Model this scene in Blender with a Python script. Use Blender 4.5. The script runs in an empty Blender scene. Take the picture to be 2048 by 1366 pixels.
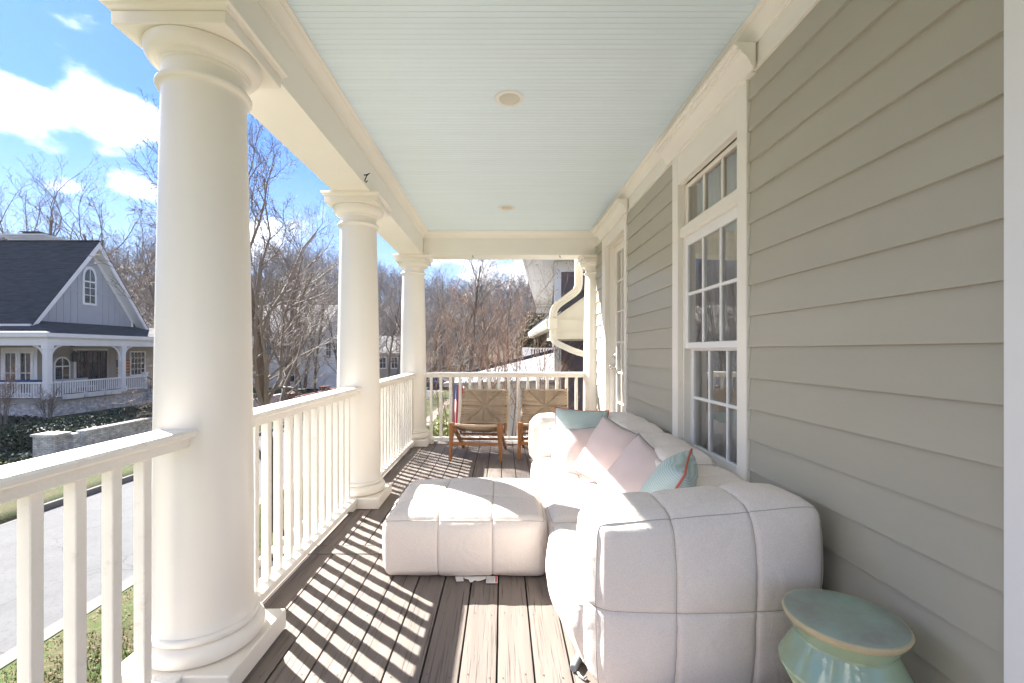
import bpy, math, random
from mathutils import Vector, Matrix, noise as mnoise

R = math.radians
SC = bpy.context.scene
COL = SC.collection

# ------------------------------------------------------------------ camera, sky, sun, exposure
cam_d = bpy.data.cameras.new("camera")
cam = bpy.data.objects.new("camera", cam_d)
COL.objects.link(cam)
cam_d.sensor_width = 36.0
cam_d.lens = 16.0
cam_d.shift_x = 19 / 2048
cam_d.shift_y = 19 / 2048
cam_d.clip_start = 0.05
cam_d.clip_end = 3000
cam.location = (0, 0, 1.22)
cam.rotation_euler = (R(90), 0, 0)
SC.camera = cam

SUN_DIR = Vector((-0.985, 0.82, 1.0)).normalized()      # towards the sun
sun_el = math.asin(SUN_DIR.z)
sun_az = math.atan2(SUN_DIR.x, SUN_DIR.y)

world = bpy.data.worlds.new("World")
SC.world = world
world.use_nodes = True
wn, wl = world.node_tree.nodes, world.node_tree.links
wn.clear()
w_out = wn.new("ShaderNodeOutputWorld")
w_bg = wn.new("ShaderNodeBackground")
w_bg.inputs["Strength"].default_value = 0.1
w_sky = wn.new("ShaderNodeTexSky")
w_sky.sky_type = 'NISHITA'
w_sky.sun_disc = False
w_sky.sun_elevation = sun_el
w_sky.sun_rotation = sun_az
w_sky.altitude = 300
w_sky.air_density = 1.0
w_sky.dust_density = 0.15
w_sky.ozone_density = 2.0
# clouds: noise over the sky dome, flattened towards the horizon
w_tc = wn.new("ShaderNodeTexCoord")
w_map = wn.new("ShaderNodeMapping")
w_map.inputs["Location"].default_value = (3.05, 1.6, 0.4)
w_map.inputs["Scale"].default_value = (1.0, 1.0, 1.9)
w_noi = wn.new("ShaderNodeTexNoise")
w_noi.inputs["Scale"].default_value = 5.5
w_noi.inputs["Detail"].default_value = 9
w_noi.inputs["Roughness"].default_value = 0.56
wl.new(w_tc.outputs["Generated"], w_map.inputs["Vector"])
wl.new(w_map.outputs[0], w_noi.inputs["Vector"])
def w_math(op, a, b=None):
    n = wn.new("ShaderNodeMath"); n.operation = op
    for i, v in enumerate((a, b)):
        if v is None: continue
        if isinstance(v, (int, float)): n.inputs[i].default_value = v
        else: wl.new(v, n.inputs[i])
    return n.outputs[0]
# cumulus banks and a few loose puffs, plus unseen banks added around the dome as fill light: (azimuth from north-ahead in degrees, elevation, size)
cover = None
for az, el, rad, amt in ((-48.0, 20.6, 0.066, 0.33), (-40.5, 21.8, 0.062, 0.33), (-56, 21.0, 0.09, 0.32), (-43.5, 14.6, 0.034, 0.21), (-38.3, 15.6, 0.042, 0.22),
                         (-27, 13, 0.12, 0.20), (-1, 10.5, 0.16, 0.20), (-75, 24, 0.2, 0.3), (-110, 20, 0.25, 0.28), (35, 22, 0.22, 0.28), (80, 18, 0.25, 0.28), (140, 24, 0.3, 0.28), (190, 17, 0.25, 0.28), (-150, 26, 0.25, 0.26), (20, 50, 0.3, 0.2), (150, 55, 0.3, 0.2)):
    c = (math.sin(R(az)) * math.cos(R(el)), math.cos(R(az)) * math.cos(R(el)), math.sin(R(el)))
    vd = wn.new("ShaderNodeVectorMath"); vd.operation = 'SUBTRACT'; vd.inputs[1].default_value = c
    wl.new(w_tc.outputs["Generated"], vd.inputs[0])
    vsx = wn.new("ShaderNodeVectorMath"); vsx.operation = 'MULTIPLY'; vsx.inputs[1].default_value = (0.75, 0.75, 1.5)
    wl.new(vd.outputs[0], vsx.inputs[0])
    vl = wn.new("ShaderNodeVectorMath"); vl.operation = 'LENGTH'; wl.new(vsx.outputs[0], vl.inputs[0])
    mr_ = wn.new("ShaderNodeMapRange"); mr_.interpolation_type = 'SMOOTHSTEP'
    mr_.inputs[1].default_value = rad * 1.25; mr_.inputs[2].default_value = 0.0; mr_.inputs[3].default_value = 0.0; mr_.inputs[4].default_value = amt
    wl.new(vl.outputs["Value"], mr_.inputs[0])
    cover = mr_.outputs[0] if cover is None else w_math('MAXIMUM', cover, mr_.outputs[0])
w_sum = w_math('ADD', w_noi.outputs["Fac"], cover)
w_fac = wn.new("ShaderNodeMapRange"); w_fac.interpolation_type = 'SMOOTHSTEP'
w_fac.inputs[1].default_value = 0.58; w_fac.inputs[2].default_value = 1.02; w_fac.inputs[4].default_value = 0.95
wl.new(w_sum, w_fac.inputs[0])
w_tint = wn.new("ShaderNodeVectorMath"); w_tint.operation = 'MULTIPLY'; w_tint.inputs[1].default_value = (0.088, 0.143, 0.235)
wl.new(w_sky.outputs[0], w_tint.inputs[0])
w_mix = wn.new("ShaderNodeMix")
w_mix.data_type = 'RGBA'
w_mix.inputs[7].default_value = (9.5, 9.05, 8.5, 1)
wl.new(w_fac.outputs[0], w_mix.inputs[0])
w_sep = wn.new("ShaderNodeSeparateXYZ"); wl.new(w_tc.outputs["Generated"], w_sep.inputs[0])
w_hor = wn.new("ShaderNodeMapRange"); w_hor.interpolation_type = 'SMOOTHSTEP'
w_hor.inputs[1].default_value = 0.42; w_hor.inputs[2].default_value = 0.0; w_hor.inputs[3].default_value = 0.0; w_hor.inputs[4].default_value = 0.62
wl.new(w_sep.outputs[2], w_hor.inputs[0])
w_mixh = wn.new("ShaderNodeMix"); w_mixh.data_type = 'RGBA'; w_mixh.inputs[7].default_value = (0.95, 1.15, 1.33, 1)
wl.new(w_hor.outputs[0], w_mixh.inputs[0]); wl.new(w_tint.outputs[0], w_mixh.inputs[6])
wl.new(w_mixh.outputs[2], w_mix.inputs[6])
wl.new(w_mix.outputs[2], w_bg.inputs["Color"])
wl.new(w_bg.outputs[0], w_out.inputs[0])

sun_d = bpy.data.lights.new("sun", 'SUN')
sun_d.energy = 2.5
sun_d.angle = R(0.5)
sun_d.color = (1.0, 0.965, 0.91)
sun = bpy.data.objects.new("sun", sun_d)
COL.objects.link(sun)
sun.rotation_euler = SUN_DIR.to_track_quat('Z', 'Y').to_euler()
sun.location = (0, 0, 30)

vs = SC.view_settings
vs.view_transform = 'Standard'
vs.look = 'None'
vs.exposure = 3.2
vs.gamma = 1.0
vs.use_curve_mapping = False
SC.render.engine = 'CYCLES'
cy = SC.cycles
cy.use_denoising = True
cy.max_bounces = 10
cy.diffuse_bounces = 6
cy.glossy_bounces = 4
cy.transparent_max_bounces = 12
cy.sample_clamp_indirect = 8
cy.caustics_reflective = False
cy.caustics_refractive = False

# ------------------------------------------------------------------ helpers
class MB:
    def __init__(s):
        s.v, s.f, s.m = [], [], []
        s.cur = 0
    def face(s, *idx):
        s.f.append(idx); s.m.append(s.cur)
    def add(s, vs_, fs_):
        b = len(s.v)
        s.v.extend(vs_)
        for f in fs_:
            s.f.append(tuple(i + b for i in f)); s.m.append(s.cur)
    def box(s, x0, x1, y0, y1, z0, z1):
        s.add([(x0, y0, z0), (x1, y0, z0), (x1, y1, z0), (x0, y1, z0), (x0, y0, z1), (x1, y0, z1), (x1, y1, z1), (x0, y1, z1)],
              [(0, 3, 2, 1), (4, 5, 6, 7), (0, 1, 5, 4), (1, 2, 6, 5), (2, 3, 7, 6), (3, 0, 4, 7)])
    def bbox(s, x0, x1, y0, y1, z0, z1, c=0.004):
        """box with chamfered edges"""
        lo, hi = (x0, y0, z0), (x1, y1, z1)
        vs_, ix = [], {}
        for a in range(3):
            for i in (0, 1):
                for j in (0, 1):
                    for k in (0, 1):
                        p = [(lo, hi)[t][n] for n, t in enumerate((i, j, k))]
                        for n, t in enumerate((i, j, k)):
                            if n != a:
                                p[n] += c if t == 0 else -c
                        ix[(a, i, j, k)] = len(vs_)
                        vs_.append(tuple(p))
        fs = []
        for a in range(3):
            b, d = (a + 1) % 3, (a + 2) % 3
            for t in (0, 1):
                q = []
                for (u, w) in ((0, 0), (1, 0), (1, 1), (0, 1)):
                    k = [0, 0, 0]; k[a] = t; k[b] = u; k[d] = w
                    q.append(ix[(a, *k)])
                fs.append(tuple(q if t else q[::-1]))
            # edges along axis a
            for u in (0, 1):
                for w in (0, 1):
                    k0 = [0, 0, 0]; k0[b] = u; k0[d] = w
                    k1 = list(k0); k1[a] = 1
                    q = [ix[(b, *k0)], ix[(b, *k1)], ix[(d, *k1)], ix[(d, *k0)]]
                    fs.append(tuple(q if (u ^ w) else q[::-1]))
        for i in (0, 1):
            for j in (0, 1):
                for k in (0, 1):
                    q = [ix[(a, i, j, k)] for a in range(3)]
                    fs.append(tuple(q if (i + j + k) % 2 else q[::-1]))
        s.add(vs_, fs)
    def prism(s, poly, axis, a, b):
        """polygon (2D) swept along an axis; poly coords are the two other axes in order"""
        n = len(poly)
        def P(u, w, t):
            return {'x': (t, u, w), 'y': (u, t, w), 'z': (u, w, t)}[axis]
        vs_ = [P(u, w, a) for u, w in poly] + [P(u, w, b) for u, w in poly]
        fs = [tuple(range(n))[::-1], tuple(range(n, 2 * n))]
        for i in range(n):
            j = (i + 1) % n
            fs.append((i, j, n + j, n + i))
        s.add(vs_, fs)
    def lathe(s, prof, c=(0, 0), seg=48):
        b = len(s.v)
        n = len(prof)
        for r, z in prof:
            for k in range(seg):
                t = 2 * math.pi * k / seg
                s.v.append((c[0] + r * math.cos(t), c[1] + r * math.sin(t), z))
        for i in range(n - 1):
            for k in range(seg):
                k2 = (k + 1) % seg
                s.face(b + i * seg + k, b + i * seg + k2, b + (i + 1) * seg + k2, b + (i + 1) * seg + k)
        s.face(*[b + k for k in range(seg)][::-1])
        s.face(*[b + (n - 1) * seg + k for k in range(seg)])
    def tube(s, pts, rad, seg=6, closed=False, caps=True):
        pts = [Vector(p) for p in pts]
        n = len(pts)
        if not hasattr(rad, '__len__'):
            rad = [rad] * n
        b = len(s.v)
        prev = None
        for i, p in enumerate(pts):
            if closed:
                d = pts[(i + 1) % n] - pts[i - 1]
            else:
                d = pts[min(i + 1, n - 1)] - pts[max(i - 1, 0)]
            if d.length < 1e-9:
                d = Vector((0, 0, 1))
            d.normalize()
            if prev is None:
                up = Vector((0, 0, 1)) if abs(d.z) < 0.9 else Vector((1, 0, 0))
                u = d.cross(up).normalized()
            else:
                u = prev - d * prev.dot(d)
                if u.length < 1e-6:
                    u = d.orthogonal()
                u.normalize()
            prev = u
            w = d.cross(u)
            for k in range(seg):
                t = 2 * math.pi * k / seg
                q = p + (u * math.cos(t) + w * math.sin(t)) * rad[i]
                s.v.append((q.x, q.y, q.z))
        for i in range(n if closed else n - 1):
            i2 = (i + 1) % n
            for k in range(seg):
                k2 = (k + 1) % seg
                s.face(b + i * seg + k, b + i * seg + k2, b + i2 * seg + k2, b + i2 * seg + k)
        if caps and not closed:
            s.face(*[b + k for k in range(seg)][::-1])
            s.face(*[b + (n - 1) * seg + k for k in range(seg)])
    def bar(s, p, q, w, h, up=(0, 0, 1)):
        """rectangular bar from p to q"""
        p, q = Vector(p), Vector(q)
        d = (q - p).normalized()
        u = d.cross(Vector(up))
        if u.length < 1e-5:
            u = d.cross(Vector((0, 1, 0)))
        u.normalize(); w_ = u.cross(d).normalized()
        vs_ = []
        for c in (p, q):
            for a, b in ((-1, -1), (1, -1), (1, 1), (-1, 1)):
                t = c + u * (a * w / 2) + w_ * (b * h / 2)
                vs_.append(tuple(t))
        s.add(vs_, [(0, 1, 2, 3), (7, 6, 5, 4), (0, 4, 5, 1), (1, 5, 6, 2), (2, 6, 7, 3), (3, 7, 4, 0)])
    def mesh(s, name, mats, smooth=False, shift=(0, 0, 0)):
        me = bpy.data.meshes.new(name)
        if any(shift):
            vv = [(a - shift[0], b - shift[1], c - shift[2]) for a, b, c in s.v]
        else:
            vv = s.v
        me.from_pydata(vv, [], s.f)
        if not isinstance(mats, (list, tuple)):
            mats = [mats]
        for m_ in mats:
            me.materials.append(m_)
        if len(mats) > 1:
            me.polygons.foreach_set("material_index", s.m)
        if smooth is not False:
            me.polygons.foreach_set("use_smooth", [True] * len(me.polygons))
            if smooth is not True:
                me.set_sharp_from_angle(angle=R(smooth))
        me.update()
        return me
    def build(s, name, mats, parent=None, smooth=False, **props):
        sh = wloc(parent) if parent else (0, 0, 0)
        o = bpy.data.objects.new(name, s.mesh(name, mats, smooth, sh))
        COL.objects.link(o)
        if parent:
            o.parent = parent
        for k, v in props.items():
            o[k] = v
        return o

def wloc(o):
    t = Vector((0, 0, 0))
    while o:
        t = t + o.location
        o = o.parent
    return tuple(t)

def thing(name, label, cat, loc=(0, 0, 0), group=None, rz=0):
    o = bpy.data.objects.new(name, None)
    o.empty_display_size = 0.1
    COL.objects.link(o)
    o.location = loc
    o.rotation_euler = (0, 0, rz)
    tag(o, label, cat, group)
    return o

def tag(o, label, cat, group=None):
    o['label'] = label; o['category'] = cat
    if group:
        o['group'] = group
    return o

def piece(name, me, parent, loc=(0, 0, 0), rot=None, scale=None):
    """an object sharing mesh data, placed in world coordinates under an unrotated parent"""
    o = bpy.data.objects.new(name, me)
    COL.objects.link(o)
    if parent:
        o.parent = parent
        p = wloc(parent)
        o.location = (loc[0] - p[0], loc[1] - p[1], loc[2] - p[2])
    else:
        o.location = loc
    if rot: o.rotation_euler = rot
    if scale: o.scale = scale
    return o

def copy_thing(root, loc=None, rz=None, label=None, scale=None):
    r = root.copy(); COL.objects.link(r)
    if loc is not None: r.location = loc
    if rz is not None: r.rotation_euler = (0, 0, rz)
    if scale is not None: r.scale = (scale,) * 3
    if label: r['label'] = label
    for ch in list(root.children):
        c = ch.copy(); COL.objects.link(c); c.parent = r
        for g in list(ch.children):
            d = g.copy(); COL.objects.link(d); d.parent = c
    return r

# ------------------------------------------------------------------ materials
def pm(name, col, rough=0.5, var=0.06, scale=6.0, bump=0.0, bscale=80.0, stretch=(1, 1, 1), rand=0.0, spec=0.4,
       dirt=None, dirt_scale=3.0, dirt_pos=(0.62, 0.75), dirt_amt=0.5, coords="Object"):
    m = bpy.data.materials.new(name)
    m.use_nodes = True
    n, l = m.node_tree.nodes, m.node_tree.links
    b = n["Principled BSDF"]
    b.inputs["Roughness"].default_value = rough
    b.inputs["Specular IOR Level"].default_value = spec
    tc = n.new("ShaderNodeTexCoord")
    oi = n.new("ShaderNodeObjectInfo")
    off = n.new("ShaderNodeVectorMath"); off.operation = 'MULTIPLY_ADD'
    off.inputs[1].default_value = (37.0, 61.0, 23.0)
    comb = n.new("ShaderNodeCombineXYZ")
    for i in range(3):
        l.new(oi.outputs["Random"], comb.inputs[i])
    l.new(comb.outputs[0], off.inputs[0])
    l.new(tc.outputs[coords], off.inputs[2])
    mp = n.new("ShaderNodeMapping"); mp.inputs["Scale"].default_value = stretch
    l.new(off.outputs[0], mp.inputs["Vector"])
    nz = n.new("ShaderNodeTexNoise"); nz.inputs["Scale"].default_value = scale; nz.inputs["Detail"].default_value = 6
    l.new(mp.outputs[0], nz.inputs["Vector"])
    # brightness factor
    mr = n.new("ShaderNodeMapRange"); mr.inputs[1].default_value = 0.25; mr.inputs[2].default_value = 0.75
    mr.inputs[3].default_value = 1 - var; mr.inputs[4].default_value = 1 + var
    l.new(nz.outputs["Fac"], mr.inputs[0])
    last = mr.outputs[0]
    if rand:
        rr = n.new("ShaderNodeMapRange"); rr.inputs[3].default_value = 1 - rand; rr.inputs[4].default_value = 1 + rand
        l.new(oi.outputs["Random"], rr.inputs[0])
        mu = n.new("ShaderNodeMath"); mu.operation = 'MULTIPLY'
        l.new(last, mu.inputs[0]); l.new(rr.outputs[0], mu.inputs[1]); last = mu.outputs[0]
    vm = n.new("ShaderNodeVectorMath"); vm.operation = 'SCALE'
    vm.inputs[0].default_value = col
    l.new(last, vm.inputs["Scale"])
    colout = vm.outputs[0]
    if dirt:
        dz = n.new("ShaderNodeTexNoise"); dz.inputs["Scale"].default_value = dirt_scale; dz.inputs["Detail"].default_value = 8
        dz.inputs["Roughness"].default_value = 0.65
        l.new(off.outputs[0], dz.inputs["Vector"])
        dr = n.new("ShaderNodeMapRange"); dr.inputs[1].default_value = dirt_pos[0]; dr.inputs[2].default_value = dirt_pos[1]
        dr.inputs[4].default_value = dirt_amt
        l.new(dz.outputs["Fac"], dr.inputs[0])
        mx = n.new("ShaderNodeMix"); mx.data_type = 'RGBA'
        mx.inputs[7].default_value = (*dirt, 1)
        l.new(dr.outputs[0], mx.inputs[0]); l.new(colout, mx.inputs[6]); colout = mx.outputs[2]
    l.new(colout, b.inputs["Base Color"])
    if bump:
        bz = n.new("ShaderNodeTexNoise"); bz.inputs["Scale"].default_value = bscale; bz.inputs["Detail"].default_value = 4
        l.new(mp.outputs[0], bz.inputs["Vector"])
        bp = n.new("ShaderNodeBump"); bp.inputs["Strength"].default_value = bump; bp.inputs["Distance"].default_value = 0.01
        l.new(bz.outputs["Fac"], bp.inputs["Height"]); l.new(bp.outputs[0], b.inputs["Normal"])
    return m

M = {}
M['cream'] = pm("cream paint", (0.87, 0.832, 0.757), 0.42, 0.025, 2.5, 0.10, 30, dirt=(0.45, 0.40, 0.30), dirt_scale=5, dirt_pos=(0.68, 0.85), dirt_amt=0.35)
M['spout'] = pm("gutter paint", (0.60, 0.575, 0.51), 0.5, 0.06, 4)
M['column'] = pm("column paint", (0.845, 0.80, 0.72), 0.38, 0.02, 2.0, 0.05, 14, dirt=(0.40, 0.36, 0.28), dirt_scale=22, dirt_pos=(0.74, 0.8), dirt_amt=0.4)
M['rail'] = pm("rail paint", (0.87, 0.832, 0.757), 0.5, 0.05, 5, 0.25, 40, stretch=(1, 1, 1), dirt=(0.42, 0.36, 0.27), dirt_scale=11, dirt_pos=(0.60, 0.76), dirt_amt=0.5)
M['white'] = pm("white sash paint", (0.85, 0.85, 0.84), 0.35, 0.02, 3)
M['ceiling'] = pm("pale blue ceiling paint", (0.75, 0.865, 0.935), 0.45, 0.02, 2.5, 0.03, 20, rand=0.012)
M['siding'] = pm("sage siding paint", (0.435, 0.413, 0.342), 0.42, 0.05, 2.0, 0.12, 16, stretch=(1, 0.25, 1.6), rand=0.025)
M['can'] = pm("lamp trim white", (0.80, 0.80, 0.78), 0.4, 0.02)
M['lens'] = pm("frosted lens", (0.62, 0.60, 0.52), 0.3, 0.05)
M['dark'] = pm("dark gap", (0.03, 0.026, 0.022), 0.9)
M['nail'] = pm("nail head", (0.10, 0.075, 0.06), 0.6)
M['plaster'] = pm("room plaster", (0.45, 0.42, 0.38), 0.8)
M['curtain'] = pm("curtain cloth", (0.74, 0.71, 0.66), 0.9, 0.06, 10)
M['metal'] = pm("brushed nickel", (0.62, 0.58, 0.52), 0.28, 0.05)
M['metal'].node_tree.nodes["Principled BSDF"].inputs["Metallic"].default_value = 1
M['iron'] = pm("black iron", (0.02, 0.02, 0.022), 0.5)
M['teak'] = pm("oiled teak", (0.30, 0.125, 0.042), 0.4, 0.22, 9, 0.15, 50, stretch=(3, 3, 0.5))
M['teak_light'] = pm("sunned teak", (0.50, 0.25, 0.10), 0.45, 0.2, 9, 0.15, 50, stretch=(3, 3, 0.5))
M['rope'] = pm("twisted rope", (0.58, 0.455, 0.325), 0.9, 0.08, 12, 0.5, 300)
M['thread'] = pm("stitching", (0.43, 0.40, 0.365), 0.9)
M['aqua'] = None
M['brick_white'] = None

def stripes(name, col, col2, freq, rough=0.85, axis=1):
    """cloth with fine woven stripes in the pillow's own plane"""
    m = pm(name, col, rough, 0.05, 8, 0.15, 240, spec=0.15)
    n, l = m.node_tree.nodes, m.node_tree.links
    b = n["Principled BSDF"]
    src = b.inputs["Base Color"].links[0].from_socket
    tc = n.new("ShaderNodeTexCoord")
    sp = n.new("ShaderNodeSeparateXYZ"); l.new(tc.outputs["Object"], sp.inputs[0])
    nz = n.new("ShaderNodeTexNoise"); nz.inputs["Scale"].default_value = 5
    l.new(tc.outputs["Object"], nz.inputs["Vector"])
    ad = n.new("ShaderNodeMath"); ad.operation = 'MULTIPLY_ADD'; ad.inputs[1].default_value = 0.02
    l.new(nz.outputs["Fac"], ad.inputs[0]); l.new(sp.outputs[axis], ad.inputs[2])
    mu = n.new("ShaderNodeMath"); mu.operation = 'MULTIPLY'; mu.inputs[1].default_value = freq
    l.new(ad.outputs[0], mu.inputs[0])
    sn = n.new("ShaderNodeMath"); sn.operation = 'SINE'; l.new(mu.outputs[0], sn.inputs[0])
    mr = n.new("ShaderNodeMapRange"); mr.inputs[1].default_value = -0.6; mr.inputs[2].default_value = 0.9
    l.new(sn.outputs[0], mr.inputs[0])
    mx = n.new("ShaderNodeMix"); mx.data_type = 'RGBA'; mx.inputs[7].default_value = (*col2, 1)
    l.new(mr.outputs[0], mx.inputs[0]); l.new(src, mx.inputs[6]); l.new(mx.outputs[2], b.inputs["Base Color"])
    return m
M['aqua'] = stripes("aqua striped cloth", (0.46, 0.58, 0.56), (0.60, 0.70, 0.68), 2 * math.pi / 0.011)
M['pink'] = stripes("pink striped cloth", (0.71, 0.575, 0.555), (0.78, 0.66, 0.635), 2 * math.pi / 0.010)
M['coral'] = pm("coral piping", (0.62, 0.16, 0.11), 0.8)
M['grey_piping'] = pm("grey green piping", (0.30, 0.36, 0.35), 0.8)

def wood_deck():
    m = pm("weathered painted deck", (0.20, 0.168, 0.146), 0.62, 0.12, 5, 0, stretch=(5, 0.5, 5), rand=0.07, spec=0.3)
    n, l = m.node_tree.nodes, m.node_tree.links
    b = n["Principled BSDF"]
    src = b.inputs["Base Color"].links[0].from_socket
    mp = [x for x in n if x.type == 'MAPPING'][0]
    m2 = n.new("ShaderNodeMapping"); m2.inputs["Scale"].default_value = (130, 3.2, 130)
    l.new(mp.inputs["Vector"].links[0].from_socket, m2.inputs["Vector"])
    g = n.new("ShaderNodeTexNoise"); g.inputs["Scale"].default_value = 1.0; g.inputs["Detail"].default_value = 5
    g.inputs["Distortion"].default_value = 0.6
    l.new(m2.outputs[0], g.inputs["Vector"])
    mr = n.new("ShaderNodeMapRange"); mr.inputs[1].default_value = 0.55; mr.inputs[2].default_value = 0.72; mr.inputs[4].default_value = 0.8
    l.new(g.outputs["Fac"], mr.inputs[0])
    mx = n.new("ShaderNodeMix"); mx.data_type = 'RGBA'; mx.inputs[7].default_value = (0.058, 0.042, 0.034, 1)
    l.new(mr.outputs[0], mx.inputs[0]); l.new(src, mx.inputs[6]); l.new(mx.outputs[2], b.inputs["Base Color"])
    bp = n.new("ShaderNodeBump"); bp.inputs["Strength"].default_value = 0.5; bp.inputs["Distance"].default_value = 0.004
    bp.invert = True
    l.new(mr.outputs[0], bp.inputs["Height"]); l.new(bp.outputs[0], b.inputs["Normal"])
    return m
M['deck'] = wood_deck()

def fabric():
    m = pm("cream outdoor fabric", (0.84, 0.765, 0.70), 0.9, 0.035, 3, 0, spec=0.12, dirt=(0.30, 0.25, 0.20), dirt_scale=42, dirt_pos=(0.735, 0.765), dirt_amt=0.55)
    n, l = m.node_tree.nodes, m.node_tree.links
    b = n["Principled BSDF"]
    src = b.inputs["Base Color"].links[0].from_socket
    tc = n.new("ShaderNodeTexCoord")
    hs = []
    for rot in ((0.6, 0.5, 0.8), (-0.7, 0.6, -0.5)):
        mp = n.new("ShaderNodeMapping"); mp.inputs["Rotation"].default_value = rot; mp.inputs["Scale"].default_value = (260, 60, 260)
        l.new(tc.outputs["Object"], mp.inputs["Vector"])
        nz = n.new("ShaderNodeTexNoise"); nz.inputs["Scale"].default_value = 1.0; nz.inputs["Detail"].default_value = 2
        l.new(mp.outputs[0], nz.inputs["Vector"]); hs.append(nz.outputs["Fac"])
    ad = n.new("ShaderNodeMath"); ad.operation = 'ADD'
    l.new(hs[0], ad.inputs[0]); l.new(hs[1], ad.inputs[1])
    mr = n.new("ShaderNodeMapRange"); mr.inputs[1].default_value = 0.7; mr.inputs[2].default_value = 1.3; mr.inputs[3].default_value = 0.91; mr.inputs[4].default_value = 1.05
    l.new(ad.outputs[0], mr.inputs[0])
    vm = n.new("ShaderNodeVectorMath"); vm.operation = 'SCALE'
    l.new(src, vm.inputs[0]); l.new(mr.outputs[0], vm.inputs["Scale"]); l.new(vm.outputs[0], b.inputs["Base Color"])
    bp = n.new("ShaderNodeBump"); bp.inputs["Strength"].default_value = 0.35; bp.inputs["Distance"].default_value = 0.002
    l.new(ad.outputs[0], bp.inputs["Height"])
    wr = n.new("ShaderNodeTexNoise"); wr.inputs["Scale"].default_value = 7; wr.inputs["Detail"].default_value = 2; wr.inputs["Distortion"].default_value = 1.2
    l.new(tc.outputs["Object"], wr.inputs["Vector"])
    bp2 = n.new("ShaderNodeBump"); bp2.inputs["Strength"].default_value = 0.25; bp2.inputs["Distance"].default_value = 0.03
    l.new(wr.outputs["Fac"], bp2.inputs["Height"]); l.new(bp.outputs[0], bp2.inputs["Normal"]); l.new(bp2.outputs[0], b.inputs["Normal"])
    return m
M['fabric'] = fabric()

def glass(name, tint=(0.95, 0.97, 0.96), boost=1.0):
    m = bpy.data.materials.new(name); m.use_nodes = True
    n, l = m.node_tree.nodes, m.node_tree.links
    n.clear()
    o = n.new("ShaderNodeOutputMaterial")
    t = n.new("ShaderNodeBsdfTransparent"); t.inputs[0].default_value = (*tint, 1)
    g = n.new("ShaderNodeBsdfGlossy"); g.inputs["Roughness"].default_value = 0.004
    f = n.new("ShaderNodeFresnel"); f.inputs["IOR"].default_value = 1.52
    a = n.new("ShaderNodeMath"); a.operation = 'MULTIPLY'; a.inputs[1].default_value = 1.9 * boost; a.use_clamp = True
    x = n.new("ShaderNodeMixShader")
    l.new(f.outputs[0], a.inputs[0]); l.new(a.outputs[0], x.inputs[0])
    l.new(t.outputs[0], x.inputs[1]); l.new(g.outputs[0], x.inputs[2]); l.new(x.outputs[0], o.inputs[0])
    return m
M['glass'] = glass("window glass", boost=1.9)

def ceramic():
    m = pm("green glazed ceramic", (0.33, 0.41, 0.26), 0.07, 0.12, 6, 0, spec=0.8, dirt=(0.28, 0.44, 0.36), dirt_scale=7, dirt_pos=(0.45, 0.65), dirt_amt=0.7)
    n, l = m.node_tree.nodes, m.node_tree.links
    b = n["Principled BSDF"]
    bz = n.new("ShaderNodeTexNoise"); bz.inputs["Scale"].default_value = 18; bz.inputs["Detail"].default_value = 3
    bp = n.new("ShaderNodeBump"); bp.inputs["Strength"].default_value = 0.12; bp.inputs["Distance"].default_value = 0.01
    tc = n.new("ShaderNodeTexCoord"); l.new(tc.outputs["Object"], bz.inputs["Vector"])
    l.new(bz.outputs["Fac"], bp.inputs["Height"]); l.new(bp.outputs[0], b.inputs["Normal"])
    return m
M['ceramic'] = ceramic()
M['ceramic_top'] = pm("weathered top glaze", (0.32, 0.425, 0.35), 0.30, 0.12, 9, 0.06, 40, spec=0.5, dirt=(0.25, 0.225, 0.19), dirt_scale=5, dirt_pos=(0.42, 0.62), dirt_amt=0.7)
M['ceramic_rim'] = pm("bare clay rim", (0.52, 0.44, 0.27), 0.3, 0.15, 14)
M['paper'] = pm("white paper", (0.78, 0.77, 0.75), 0.8, 0.06, 40)
M['paper_red'] = pm("red print", (0.62, 0.14, 0.16), 0.8)
M['paper_grey'] = pm("grey print", (0.45, 0.44, 0.43), 0.8)
M['plastic'] = pm("grey plastic", (0.30, 0.33, 0.34), 0.35)

# ------------------------------------------------------------------ own house: dimensions
WX = 1.215                     # siding sheathing plane
FX = 1.20                      # trim face plane
SOF = 2.455                    # beam soffit
CEIL = 2.75
BX0, BX1 = -1.315, -1.02       # beam
FAR0, FAR1 = 5.86, 6.155       # far beam
Y_BACK = -0.33

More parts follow.
